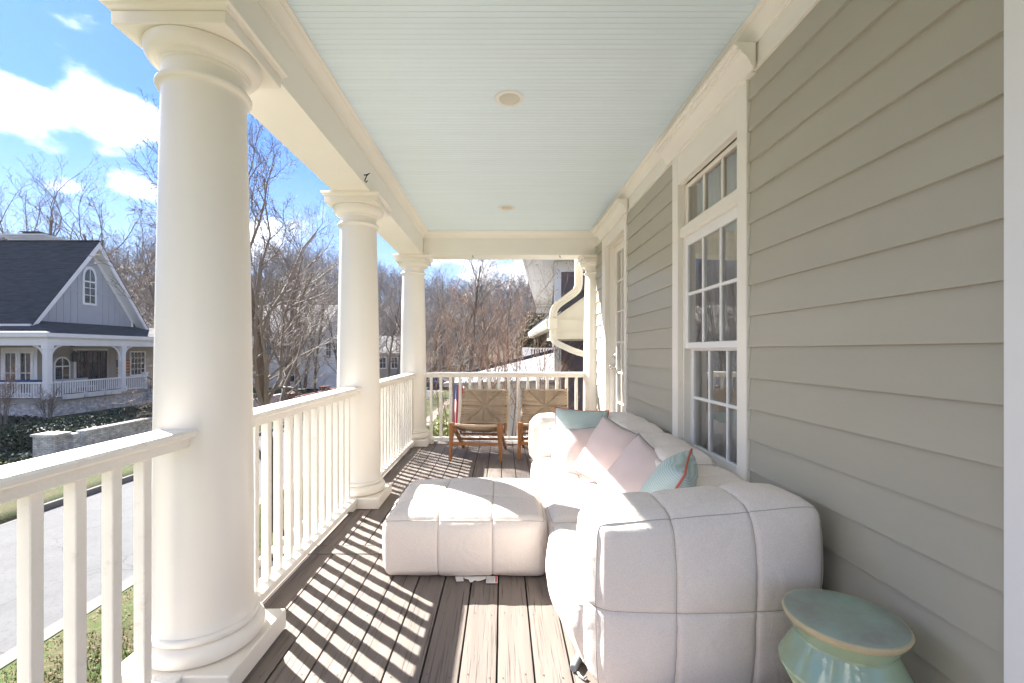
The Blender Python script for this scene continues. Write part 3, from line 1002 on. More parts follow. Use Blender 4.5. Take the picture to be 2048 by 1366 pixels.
cushion("backrest", (0.86, 1.165, 1.905, 2.42, 0.30, 0.60), m1, r=0.05, bulge=(0.03, 0.02, 0.02),
        seams=((), (2.16,), ()), n=(8, 14, 10), seed=7, borders=((2, 0.582),), puff=0.014)
cl = MB()
cl.tube([(0.305, 1.80, 0.012), (0.275, 1.745, 0.012), (0.268, 1.73, 0.013)], [0.016, 0.016, 0.013], 10)
cl.tube([(0.285, 1.72, 0.006), (0.29, 1.70, 0.006), (0.30, 1.688, 0.005), (0.312, 1.70, 0.005)], 0.005, 6)
cl.build("clip", M['plastic'], m1, smooth=40)
m2 = thing("sofa_module", "middle cream sofa module carrying two pink pillows", "sofa module", (0.72, 2.83, 0), G)
cushion("seat", (0.262, 1.13, 2.455, 3.205, 0.004, 0.312), m2, r=0.045, bulge=(0.025, 0.02, 0.03),
        seams=((0.55, 0.84), (2.70, 2.96), ()), n=(18, 18, 12), seed=9, borders=((2, 0.295),), puff=0.008)
cushion("backrest", (0.86, 1.165, 2.43, 3.19, 0.30, 0.635), m2, r=0.05, bulge=(0.03, 0.02, 0.02),
        seams=((), (2.685, 2.94), ()), n=(8, 18, 10), seed=10, borders=((2, 0.617),), puff=0.018)
m3 = thing("sofa_module", "farthest cream sofa module with an arm at the rope chairs end", "sofa module", (0.72, 3.65, 0), G)
cushion("seat", (0.262, 1.13, 3.235, 3.90, 0.004, 0.312), m3, r=0.045, bulge=(0.025, 0.02, 0.03),
        seams=((0.55, 0.84), (3.47, 3.70), ()), n=(18, 18, 12), seed=12, borders=((2, 0.295),), puff=0.008)
cushion("backrest", (0.86, 1.165, 3.21, 4.14, 0.30, 0.655), m3, r=0.05, bulge=(0.03, 0.02, 0.02),
        seams=((), (3.52, 3.83), ()), n=(8, 22, 10), seed=13, borders=((2, 0.637),), puff=0.018)
cushion("arm", (0.262, 0.855, 3.85, 4.14, 0.25, 0.655), m3, r=0.075, bulge=(0.02, 0.012, 0.012),
        seams=((0.56,), (), ()), n=(14, 10, 12), seed=14, borders=((1, 3.872),), puff=0.008)

# pillows ----------------------------------------------------------------------
def pillow(c, n, up, size, thick, mat, pipe, lab, cat="pillow", squash=1.0, seed=1):
    n = Vector(n).normalized(); up = Vector(up); up = (up - n * up.dot(n)).normalized(); rt = up.cross(n)
    mt = Matrix((rt, up, n)).transposed().to_4x4(); mt.translation = Vector(c)
    N = 28
    mb = MB()
    rim = {}
    def pos(i, j, s):
        u, v = -1 + 2 * i / N, -1 + 2 * j / N
        e = (1 - abs(u) ** 2.2) * (1 - abs(v) ** 2.2)
        pinch_u = 1 - 0.10 * (1 - v * v) ** 1 * abs(u) ** 3 * 0.8
        pinch_v = 1 - 0.10 * (1 - u * u) ** 1 * abs(v) ** 3 * 0.8
        x = u * size / 2 * pinch_u; y = v * size / 2 * pinch_v * squash
        w = 0.010 * mnoise.noise(Vector((x * 9, y * 9, seed * 5.7 + s))) * (e ** 0.3)
        cr = 0.007 * math.sin(8 * math.atan2(v, u) + seed) * max(0, 1 - e * 2.2) * (e ** 0.25)
        z = s * (thick / 2 * e ** 0.46) + w + cr
        return (x, y, z)
    for s in (1, -1):
        for i in range(N + 1):
            for j in range(N + 1):
                edge = i in (0, N) or j in (0, N)
                if s < 0 and edge:
                    rim[(s, i, j)] = rim[(1, i, j)]; continue
                rim[(s, i, j)] = len(mb.v); mb.v.append(pos(i, j, s))
        for i in range(N):
            for j in range(N):
                q = [rim[(s, i, j)], rim[(s, i + 1, j)], rim[(s, i + 1, j + 1)], rim[(s, i, j + 1)]]
                mb.face(*(q if s > 0 else q[::-1]))
    t = thing("throw_pillow", lab, cat, (0, 0, 0), "throw pillows on the sofa")
    t.matrix_world = mt
    me = mb.mesh("cover", mat, smooth=True)
    o = bpy.data.objects.new("cover", me); COL.objects.link(o); o.parent = t
    ring = [(i, 0) for i in range(N)] + [(N, j) for j in range(N)] + [(i, N) for i in range(N, 0, -1)] + [(0, j) for j in range(N, 0, -1)]
    tb = MB(); tb.tube([mb.v[rim[(1, i, j)]] for i, j in ring], 0.0055, 6, closed=True)
    p = bpy.data.objects.new("piping", tb.mesh("piping", pipe, smooth=True)); COL.objects.link(p); p.parent = t
    return t
pillow((0.635, 3.70, 0.535), (-0.12, -0.93, 0.36), (0.10, 0.36, 0.93), 0.44, 0.17, M['aqua'], M['coral'], "aqua pillow with coral piping leaning on the far arm, behind the pink ones", seed=2)
pillow((0.565, 3.42, 0.445), (-0.22, -0.86, 0.46), (0.02, 0.40, 0.9), 0.42, 0.17, M['pink'], M['grey_piping'], "pale pink pillow directly in front of the far aqua pillow", seed=3)
pillow((0.735, 3.05, 0.515), (-0.55, -0.70, 0.46), (0.45, 0.05, 0.85), 0.44, 0.18, M['pink'], M['grey_piping'], "tilted pink pillow with its corner up, middle of the five pillows", seed=4)
pillow((0.775, 2.62, 0.475), (-0.72, -0.44, 0.53), (0.62, -0.05, 0.78), 0.43, 0.17, M['pink'], M['grey_piping'], "pink pillow slumped between the tilted pink one and the near aqua one", seed=5)
pillow((0.80, 2.22, 0.51), (-0.80, 0.36, 0.47), (0.40, -0.25, 0.88), 0.43, 0.23, M['aqua'], M['coral'], "aqua pillow with coral piping nearest the viewer, seen edge on", seed=6)

# garden stool -------------------------------------------------------------------
st = thing("garden_stool", "green glazed ceramic garden stool with zigzag waist in the right foreground", "stool", (0.985, 1.30, 0))
SC_ = (0.978, 1.305)
mb = MB(); mb.lathe([(0.1432, 0.0), (0.1509, 0.012), (0.1604, 0.10), (0.1585, 0.108), (0.1146, 0.205), (0.1136, 0.214), (0.1604, 0.305), (0.1604, 0.315), (0.1203, 0.393), (0.1203, 0.400), (0.1432, 0.440)], SC_, 64)
mb.build("body", M['ceramic'], st, smooth=22)
mb = MB(); mb.lathe([(0.1432, 0.4402), (0.1495, 0.450), (0.1523, 0.457), (0.1509, 0.461), (0.1480, 0.4622)], SC_, 64)
mb.build("rim", M['ceramic_rim'], st, smooth=50)
mb = MB(); mb.lathe([(0.1478, 0.4615), (0.1432, 0.4632), (0.0955, 0.4645), (0.0029, 0.465)], SC_, 64)
mb.build("top", M['ceramic_top'], st, smooth=50)

# rope chairs ----------------------------------------------------------------------
def rope_panel(mb, f, w, h, r=0.0042, sq=None):
    """envelope weave: four triangles of parallel ropes; f maps (u, v, lift) on the panel to a point"""
    hw, hh = w / 2, h / 2
    jr = random.Random(3)
    def lines(half):
        v = -half
        while v <= half:
            yield v
            v += 2 * r * (1.0 if jr.random() > 0.22 else jr.uniform(1.25, 1.8))
    for v in lines(hh):
        a = abs(v)
        if a < 0.005: continue
        for s in (-1, 1):
            us = [s * (hw + 0.006), s * hw * 0.985, s * (hw * 0.66 + a * 0.33), s * (hw * 0.33 + a * 0.66), s * (a + 0.013)]
            lift = jr.uniform(-0.003, 0.003)
            mb.tube([f(u, v + jr.uniform(-0.0012, 0.0012), (-0.02, lift, lift + 0.002, lift, -0.011)[k]) for k, u in enumerate(us)], r * jr.uniform(0.82, 1.05), 5, caps=False)
    for u in lines(hh):
        a = abs(u)
        if a < 0.006: continue
        for s in (-1, 1):
            vs2 = [s * hh, s * (hh * 0.5 + a * 0.5), s * (a + 0.013)]
            lift = jr.uniform(-0.003, 0.003)
            mb.tube([f(u + jr.uniform(-0.0012, 0.0012), v, (lift, lift + 0.002, -0.011)[k]) for k, v in enumerate(vs2)], r * jr.uniform(0.82, 1.05), 5, caps=False)
def rope_rear(mb, f, w, h, lift, r=0.005):
    v = -h / 2
    while v <= h / 2:
        mb.tube([f(-w / 2, v, lift), f(-w / 6, v, lift), f(w / 6, v, lift), f(w / 2, v, lift)], r, 4, caps=False)
        v += 2 * r * 0.94
def chair(loc, rz, lab):
    t = thing("rope_chair", lab, "chair", loc, "teak and rope lounge chairs", rz)
    def part(name, mb, mat, smooth=False):
        o = bpy.data.objects.new(name, mb.mesh(name, mat, smooth)); COL.objects.link(o); o.parent = t
        return o
    W = 0.272
    yf, yb = -0.35, 0.345
    for s in (-1, 1):
        mb = MB()
        # front leg: splays a little, thicker at the joint
        mb.tube([(s * (W + 0.014), yf - 0.01, 0.0), (s * (W + 0.010), yf, 0.10), (s * (W + 0.003), yf + 0.005, 0.22), (s * W, yf + 0.008, 0.30), (s * (W - 0.002), yf + 0.012, 0.36), (s * (W - 0.002), yf + 0.012, 0.415)], [0.018, 0.020, 0.023, 0.028, 0.036, 0.033], 8)
        part("front_leg", mb, M['teak'], 40)
        mb = MB()
        mb.bar((s * (W - 0.006), yb, 0.0), (s * (W - 0.006), yf + 0.16, 0.31), 0.028, 0.042, (0, 1, 0))
        part("rear_leg", mb, M['teak'])
        mb = MB()
        mb.bar((s * (W - 0.033), yf + 0.0, 0.392), (s * (W - 0.033), 0.23, 0.235), 0.026, 0.042)
        part("seat_rail", mb, M['teak'])
        mb = MB()
        mb.bar((s * (W + 0.0), 0.16, 0.22), (s * (W - 0.002), 0.40, 0.735), 0.026, 0.04, (0, 1, 0))
        part("back_post", mb, M['teak'])
    mb = MB(); mb.bar((-W, yf + 0.005, 0.185), (W, yf + 0.005, 0.185), 0.022, 0.030); part("stretcher", mb, M['teak'])
    mb = MB(); mb.tube([(-W, 0.02, 0.17), (W, 0.02, 0.17)], 0.015, 10); part("stretcher", mb, M['teak'], 40)
    mb = MB(); mb.tube([(-W, 0.10, 0.215), (W, 0.10, 0.215)], 0.013, 10); part("stretcher", mb, M['teak'], 40)
    # woven back
    B0, B1 = Vector((0, 0.215, 0.335)), Vector((0, 0.393, 0.718))
    bu = (B1 - B0).normalized(); bn = Vector((0, -bu.z, bu.y))
    hB = (B1 - B0).length
    cB = (B0 + B1) / 2
    def fb(u, v, l):
        p = cB + Vector((u, 0, 0)) + bu * v + bn * (l * 1.4 + 0.024 - 0.014 * (1 - (u / 0.29) ** 2))
        return p
    mb = MB(); rope_panel(mb, fb, 0.575, hB)
    for v in (-hB / 2, hB / 2):
        pts = [fb(-0.275 + 0.55 * i / 10, v, -0.008) for i in range(11)]
        mb.tube(pts, 0.014, 8)
    rope_rear(mb, fb, 0.57, hB, -0.022)
    part("woven_back", mb, M['rope'], True)
    mb = MB()
    for v in (-hB / 2 - 0.012, hB / 2 + 0.0):
        mb.tube([cB + Vector((x, 0, 0)) + bu * v + bn * 0.0 for x in (-0.265, 0.265)], 0.011, 8)
    part("back_bar", mb, M['teak'], 40)
    # woven seat
    S0, S1 = Vector((0, yf + 0.01, 0.405)), Vector((0, 0.20, 0.265))
    su = (S1 - S0).normalized(); sn = Vector((0, -su.z, su.y)) * 1
    if sn.z < 0: sn = -sn
    hS = (S1 - S0).length; cS = (S0 + S1) / 2
    def fs(u, v, l):
        sag = 0.045 * (1 - (u / 0.26) ** 2) * (1 - abs(v / (hS / 2)) ** 4 * 0.75)
        return cS + Vector((u, 0, 0)) + su * v + sn * (l - sag)
    mb = MB(); rope_panel(mb, fs, 0.495, hS)
    for v in (-hS / 2, hS / 2):
        mb.tube([fs(-0.248 + 0.496 * i / 10, v, -0.008) for i in range(11)], 0.016, 8)
    rope_rear(mb, fs, 0.49, hS, -0.016)
    part("woven_seat", mb, M['rope'], True)
    return t
c1 = chair((-0.262, 5.41, 0), R(-6.5), "teak lounge chair with woven rope seat, left one, fully visible beside the corner column")
c2 = copy_thing(c1, (0.50, 5.43, 0), R(-5.5), "teak rope lounge chair half hidden behind the far sofa arm")

# ================================================================== SURROUNDINGS
def two_tone(name, c1, c2, scale, rough=0.9, lo=0.4, hi=0.6, bump=0.0, bscale=60, detail=6, c3=None):
    m = bpy.data.materials.new(name); m.use_nodes = True
    n, l = m.node_tree.nodes, m.node_tree.links
    b = n["Principled BSDF"]; b.inputs["Roughness"].default_value = rough; b.inputs["Specular IOR Level"].default_value = 0.2
    tc = n.new("ShaderNodeTexCoord")
    nz = n.new("ShaderNodeTexNoise"); nz.inputs["Scale"].default_value = scale; nz.inputs["Detail"].default_value = detail
    nz.inputs["Roughness"].default_value = 0.65
    l.new(tc.outputs["Object"], nz.inputs["Vector"])
    rp = n.new("ShaderNodeValToRGB")
    rp.color_ramp.elements[0].position = lo; rp.color_ramp.elements[1].position = hi
    rp.color_ramp.elements[0].color = (*c1, 1); rp.color_ramp.elements[1].color = (*c2, 1)
    l.new(nz.outputs["Fac"], rp.inputs[0])
    out = rp.outputs[0]
    if c3:
        n2 = n.new("ShaderNodeTexNoise"); n2.inputs["Scale"].default_value = scale * 9; n2.inputs["Detail"].default_value = 3
        l.new(tc.outputs["Object"], n2.inputs["Vector"])
        mr = n.new("ShaderNodeMapRange"); mr.inputs[1].default_value = 0.55; mr.inputs[2].default_value = 0.68; mr.inputs[4].default_value = 0.8
        l.new(n2.outputs["Fac"], mr.inputs[0])
        mx = n.new("ShaderNodeMix"); mx.data_type = 'RGBA'; mx.inputs[7].default_value = (*c3, 1)
        l.new(mr.outputs[0], mx.inputs[0]); l.new(out, mx.inputs[6]); out = mx.outputs[2]
    l.new(out, b.inputs["Base Color"])
    if bump:
        bz = n.new("ShaderNodeTexNoise"); bz.inputs["Scale"].default_value = bscale; bz.inputs["Detail"].default_value = 4
        l.new(tc.outputs["Object"], bz.inputs["Vector"])
        bp = n.new("ShaderNodeBump"); bp.inputs["Strength"].default_value = bump; bp.inputs["Distance"].default_value = 0.03
        l.new(bz.outputs["Fac"], bp.inputs["Height"]); l.new(bp.outputs[0], b.inputs["Normal"])
    return m
def bricks(name, c1, c2, mortar, bw=0.2, bh=0.068, axis='y', rough=0.85):
    """brick pattern for walls too far off to build brick by brick"""
    m = bpy.data.materials.new(name); m.use_nodes = True
    n, l = m.node_tree.nodes, m.node_tree.links
    b = n["Principled BSDF"]; b.inputs["Roughness"].default_value = rough
    tc = n.new("ShaderNodeTexCoord"); sp = n.new("ShaderNodeSeparateXYZ"); cb_ = n.new("ShaderNodeCombineXYZ")
    l.new(tc.outputs["Object"], sp.inputs[0])
    ad = n.new("ShaderNodeMath"); ad.operation = 'ADD'
    l.new(sp.outputs[0], ad.inputs[0]); l.new(sp.outputs[1], ad.inputs[1])
    l.new(ad.outputs[0], cb_.inputs[0])
    l.new(sp.outputs[2] if axis != 'flat' else sp.outputs[1], cb_.inputs[1])
    if axis == 'flat':
        l.new(sp.outputs[0], cb_.inputs[0])
    bt = n.new("ShaderNodeTexBrick")
    bt.inputs["Scale"].default_value = 1.0; bt.inputs["Brick Width"].default_value = bw; bt.inputs["Row Height"].default_value = bh
    bt.inputs["Mortar Size"].default_value = 0.007
    bt.inputs["Color1"].default_value = (*c1, 1); bt.inputs["Color2"].default_value = (*c2, 1); bt.inputs["Mortar"].default_value = (*mortar, 1)
    l.new(cb_.outputs[0], bt.inputs["Vector"])
    nz = n.new("ShaderNodeTexNoise"); nz.inputs["Scale"].default_value = 5; nz.inputs["Detail"].default_value = 6
    l.new(tc.outputs["Object"], nz.inputs["Vector"])
    mr = n.new("ShaderNodeMapRange"); mr.inputs[1].default_value = 0.3; mr.inputs[2].default_value = 0.7; mr.inputs[3].default_value = 0.62; mr.inputs[4].default_value = 1.2
    l.new(nz.outputs["Fac"], mr.inputs[0])
    vm = n.new("ShaderNodeVectorMath"); vm.operation = 'SCALE'
    l.new(bt.outputs["Color"], vm.inputs[0]); l.new(mr.outputs[0], vm.inputs["Scale"]); l.new(vm.outputs[0], b.inputs["Base Color"])
    bp = n.new("ShaderNodeBump"); bp.inputs["Strength"].default_value = 0.6; bp.inputs["Distance"].default_value = 0.01; bp.invert = True
    l.new(bt.outputs["Fac"], bp.inputs["Height"]); l.new(bp.outputs[0], b.inputs["Normal"])
    return m

M['lawn'] = two_tone("winter lawn", (0.085, 0.08, 0.038), (0.055, 0.082, 0.022), 1.6, 1.0, 0.38, 0.62, 0.8, 30, c3=(0.17, 0.125, 0.08))  # tones lowered, shade on the far lawn put into the colour
M['asphalt'] = two_tone("worn pale asphalt", (0.125, 0.125, 0.128), (0.155, 0.155, 0.155), 2.2, 0.9, 0.3, 0.7, 0.3, 160, c3=(0.105, 0.105, 0.108))
def add_cracks(m, scale, width, col):
    n, l = m.node_tree.nodes, m.node_tree.links
    b = n["Principled BSDF"]; src = b.inputs["Base Color"].links[0].from_socket
    tc = n.new("ShaderNodeTexCoord")
    nz = n.new("ShaderNodeTexNoise"); nz.inputs["Scale"].default_value = 1.3; nz.inputs["Detail"].default_value = 6
    l.new(tc.outputs["Object"], nz.inputs["Vector"])
    ad = n.new("ShaderNodeVectorMath"); ad.operation = 'MULTIPLY_ADD'; ad.inputs[1].default_value = (0.9, 0.9, 0)
    l.new(nz.outputs["Color"], ad.inputs[0]); l.new(tc.outputs["Object"], ad.inputs[2])
    vo = n.new("ShaderNodeTexVoronoi"); vo.feature = 'DISTANCE_TO_EDGE'; vo.inputs["Scale"].default_value = scale
    l.new(ad.outputs[0], vo.inputs["Vector"])
    mr = n.new("ShaderNodeMapRange"); mr.inputs[1].default_value = width; mr.inputs[2].default_value = 0.0; mr.inputs[3].default_value = 0; mr.inputs[4].default_value = 0.75
    l.new(vo.outputs["Distance"], mr.inputs[0])
    mx = n.new("ShaderNodeMix"); mx.data_type = 'RGBA'; mx.inputs[7].default_value = (*col, 1)
    l.new(mr.outputs[0], mx.inputs[0]); l.new(src, mx.inputs[6]); l.new(mx.outputs[2], b.inputs["Base Color"])
add_cracks(M['asphalt'], 0.42, 0.006, (0.05, 0.05, 0.05))
M['concrete'] = two_tone("old concrete", (0.175, 0.165, 0.15), (0.22, 0.21, 0.19), 3, 0.9, 0.35, 0.65, 0.2, 60)
M['leafmould'] = two_tone("leaf mould", (0.10, 0.075, 0.05), (0.16, 0.12, 0.085), 0.5, 1.0, 0.4, 0.6, 0.8, 8)
M['bark'] = pm("grey brown bark", (0.165, 0.125, 0.095), 0.95, 0.35, 5, 0.8, 22, stretch=(1, 1, 0.3), spec=0.15)
M['twig'] = pm("bare twigs", (0.215, 0.175, 0.145), 0.7, 0.2, 3, spec=0.35)
M['twig_red'] = pm("reddish bare stems", (0.31, 0.205, 0.15), 0.7, 0.2, 3, spec=0.3)
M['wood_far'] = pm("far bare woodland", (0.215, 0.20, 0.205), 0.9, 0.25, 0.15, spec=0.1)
M['evergreen'] = pm("dark evergreen leaves", (0.022, 0.04, 0.016), 0.5, 0.5, 2.0, rand=0.1)
M['magnolia'] = pm("olive evergreen leaves", (0.085, 0.085, 0.03), 0.65, 0.5, 3.0)
M['yellowgreen'] = pm("yellow green leaves", (0.20, 0.22, 0.04), 0.6, 0.4, 6.0)
M['ivy'] = pm("dark ground ivy", (0.02, 0.034, 0.016), 0.55, 0.5, 1.5)
M['seed'] = pm("dry seed heads", (0.22, 0.10, 0.06), 0.9, 0.3, 3)
M['leaf_dry'] = pm("fallen leaves", (0.20, 0.135, 0.08), 0.9, 0.4, 4)
M['grass'] = pm("green grass blades", (0.10, 0.15, 0.03), 0.8, 0.4, 1.2)
M['grass_dry'] = pm("straw grass blades", (0.28, 0.22, 0.11), 0.9, 0.3, 1.2)
M['brick_white'] = bricks("whitewashed brick", (0.80, 0.79, 0.78), (0.50, 0.48, 0.47), (0.38, 0.36, 0.35))
M['brick_red'] = bricks("red brick", (0.24, 0.07, 0.045), (0.17, 0.05, 0.035), (0.30, 0.26, 0.23))
M['paver'] = bricks("brick paving", (0.30, 0.22, 0.18), (0.24, 0.17, 0.14), (0.2, 0.18, 0.16), axis='flat', bh=0.1)
M['shingle'] = pm("slate grey shingles", (0.030, 0.035, 0.043), 0.8, 0.6, 2.6, 0.5, 30, stretch=(0.6, 0.6, 4))
M['shingle_pale'] = pm("sunlit pale shingles", (0.36, 0.33, 0.30), 0.85, 0.2, 6.0, 0.4, 30, stretch=(1, 1, 5))
M['grey_siding'] = pm("blue grey board siding", (0.40, 0.42, 0.455), 0.6, 0.05, 1.5)
M['taupe_siding'] = pm("taupe board siding", (0.33, 0.30, 0.265), 0.7, 0.05, 1.5)
M['plum_siding'] = pm("plum grey siding", (0.135, 0.11, 0.125), 0.6, 0.06, 2)
M['white_trim'] = pm("white house trim", (0.80, 0.80, 0.80), 0.5, 0.04, 2)
M['white_siding'] = pm("white siding", (0.72, 0.72, 0.70), 0.6, 0.05, 2)
M['door_brown'] = pm("dark brown door", (0.06, 0.022, 0.016), 0.35, 0.2, 5)
M['far_glass'] = pm("dark window glass", (0.03, 0.034, 0.04), 0.04, 0.3, 3, spec=0.9)
M['flag_red'] = pm("flag red", (0.50, 0.03, 0.045), 0.8)
M['flag_white'] = pm("flag white", (0.78, 0.77, 0.75), 0.8)
M['flag_blue'] = pm("flag blue", (0.03, 0.045, 0.20), 0.8)
M['flag_rust'] = pm("faded rust stripe", (0.34, 0.10, 0.05), 0.85)
M['flag_tan'] = pm("tan wood stripe", (0.50, 0.33, 0.18), 0.85)
M['flag_navy'] = pm("dark navy canton", (0.03, 0.035, 0.06), 0.85)
M['blue_cloth'] = pm("blue cloth", (0.03, 0.08, 0.22), 0.85)
M['car_paint'] = pm("dark blue car paint", (0.02, 0.035, 0.06), 0.2, 0.05, 2, spec=0.7)
M['tyre'] = pm("tyre rubber", (0.02, 0.02, 0.02), 0.9)
M['pot'] = pm("clay pot", (0.25, 0.17, 0.12), 0.9)

def smooth01(a, b, x):
    t = min(1, max(0, (x - a) / (b - a)))
    return t * t * (3 - 2 * t)
def hill_h(x, y):
    # wooded ridge that closes the view, highest at the left
    d = math.hypot(x, y)
    ang = math.atan2(x, y)
    top = 27 - 9 * smooth01(-0.55, 0.0, ang) - 5 * smooth01(-0.6, -0.75, ang)
    top += 1.6 * math.sin(ang * 9) + 1.0 * math.sin(ang * 21 + 1)
    return top * smooth01(62, 175, d)
def ground_z(x, y):
    h = hill_h(x, y)
    if -12.25 < x < -6.665 and y < 70:
        return -3.14
    if x <= -12.25:
        z = -2.92 + 0.55 * smooth01(-17, -26, x)
    else:
        z = -3.0 + 1.35 * smooth01(-4.4, -1.6, x)
    return z + h
xs = [-420, -340, -280, -230, -190, -160, -135, -115, -100, -88, -76, -66, -58, -50, -44, -38, -33, -29, -26, -24, -22, -20, -18.5, -17, -15.5, -14, -13, -12.255, -12.245, -9, -6.67, -6.66, -5.8, -5.2, -4.6, -4.0, -3.4, -2.8, -2.2, -1.6, -1, 0, 2, 5, 9, 14, 20, 28, 38, 50, 65, 85, 110, 140, 180, 230, 300, 400]
ys = [-120, -60, -30, -15, -8, -3, 0, 2, 3, 4, 5, 6, 7, 8, 9, 10, 11, 12, 13, 14, 16, 18, 20, 23, 26, 30, 35, 40, 46, 52, 58, 64, 69.9, 70.1, 76, 84, 92, 100, 110, 120, 130, 140, 152, 165, 180, 200, 240, 300, 400, 600, 900]
mb = MB()
for y in ys:
    for x in xs:
        j = 0.03 * mnoise.noise(Vector((x * 0.9, y * 0.9, 0))) if not (-12.5 < x < -6.6) else 0
        mb.v.append((x, y, ground_z(x, y) + j))
nx = len(xs)
for j in range(len(ys) - 1):
    for i in range(nx - 1):
        cx, cy_ = (xs[i] + xs[i + 1]) / 2, (ys[j] + ys[j + 1]) / 2
        mb.cur = 1 if math.hypot(cx, cy_) > 52 or (cx < -28) else 0
        mb.face(j * nx + i, j * nx + i + 1, (j + 1) * nx + i + 1, (j + 1) * nx + i)
mb.build("ground", [M['lawn'], M['leafmould']], smooth=True, kind='structure')
RZ = -3.0
mb = MB(); mb.add([(-12.1, -90, RZ), (-6.95, -90, RZ), (-6.95, 78, RZ), (-12.1, 78, RZ)], [(0, 1, 2, 3)])
mb.build("road", M['asphalt'], kind='structure')
# concrete gutters and kerbs in cast lengths
kerbs = bpy.data.objects.new("kerb", None); COL.objects.link(kerbs); kerbs['kind'] = 'structure'
gm = MB(); gm.prism([(0, -0.2), (0.30, -0.2), (0.30, 0.012), (0.0, 0.006)], 'y', 0.005, 2.995)
gme = gm.mesh("gutter_slab", M['concrete'])
km = MB(); km.prism([(0, -0.25), (0.16, -0.25), (0.16, 0.12), (0.135, 0.15), (0.03, 0.15), (0.0, 0.11)], 'y', 0.004, 2.996)
kme = km.mesh("kerb_stone", M['concrete'])
for i in range(24):
    y = -6 + 3 * i
    piece("gutter_slab", gme, kerbs, (-6.95, y, RZ))
    if not (8.5 <= y + 1.5 < 13.2):
        piece("kerb_stone", kme, kerbs, (-12.26, y, RZ))
mb = MB(); mb.prism([(-12.28, RZ - 0.2), (-12.10, RZ - 0.2), (-12.10, RZ + 0.004), (-16.4, -2.84), (-16.4, -3.2)][::-1], 'y', 8.9, 12.99)
mb.build("driveway", M['concrete'], kind='structure')
mb = MB(); mb.box(-4.75, -3.55, -10, 45, -3.3, -2.952)
mb.build("footpath", M['paver'], kind='structure')

# grass blades and fallen leaves on the verge seen through the balusters
def blades(name, x0, x1, y0, y1, n, mat_i, h, seed, zf):
    rg = random.Random(seed); mb = MB()
    for _ in range(n):
        x, y = rg.uniform(x0, x1), rg.uniform(y0, y1)
        if mnoise.noise(Vector((x * 0.9, y * 0.9, seed))) + 0.25 * mnoise.noise(Vector((x * 4, y * 4, seed))) < rg.uniform(-0.35, 0.3): continue
        z = zf(x, y)
        a = rg.uniform(0, 6.283); w = rg.uniform(0.006, 0.012); hh = h * rg.uniform(0.5, 1.2)
        dx, dy = math.cos(a) * w, math.sin(a) * w
        lx, ly = rg.uniform(-0.03, 0.03), rg.uniform(-0.03, 0.03)
        mb.cur = rg.random() < 0.35
        mb.add([(x - dx, y - dy, z), (x + dx, y + dy, z), (x + lx, y + ly, z + hh)], [(0, 1, 2)])
    return mb.build(name, mat_i, kind='stuff')
blades("grass", -6.6, -4.8, 4.0, 26, 42000, [M['grass'], M['grass_dry']], 0.06, 5, lambda x, y: ground_z(x, y) - 0.02)
rg = random.Random(17); mb = MB()
for _ in range(9000):
    x, y = rg.uniform(-6.62, -2.2), rg.uniform(3.5, 20)
    if -4.75 < x < -3.55 and rg.random() < 0.85: continue
    z = (ground_z(x, y) + 0.02 if not (-4.75 < x < -3.55) else -2.945)
    a, s_ = rg.uniform(0, 6.28), rg.uniform(0.012, 0.026)
    t1, t2 = rg.uniform(-0.4, 0.4), rg.uniform(-0.4, 0.4)
    c_, n_ = math.cos(a), math.sin(a)
    P4 = [(-s_, 0), (0, -s_ * 0.6), (s_, 0), (0, s_ * 0.6)]
    mb.add([(x + u * c_ - v * n_, y + u * n_ + v * c_, z + abs(u) * t1 + v * t2) for u, v in P4], [(0, 1, 2), (0, 2, 3)])
mb.build("leaf_litter", M['leaf_dry'], kind='stuff')

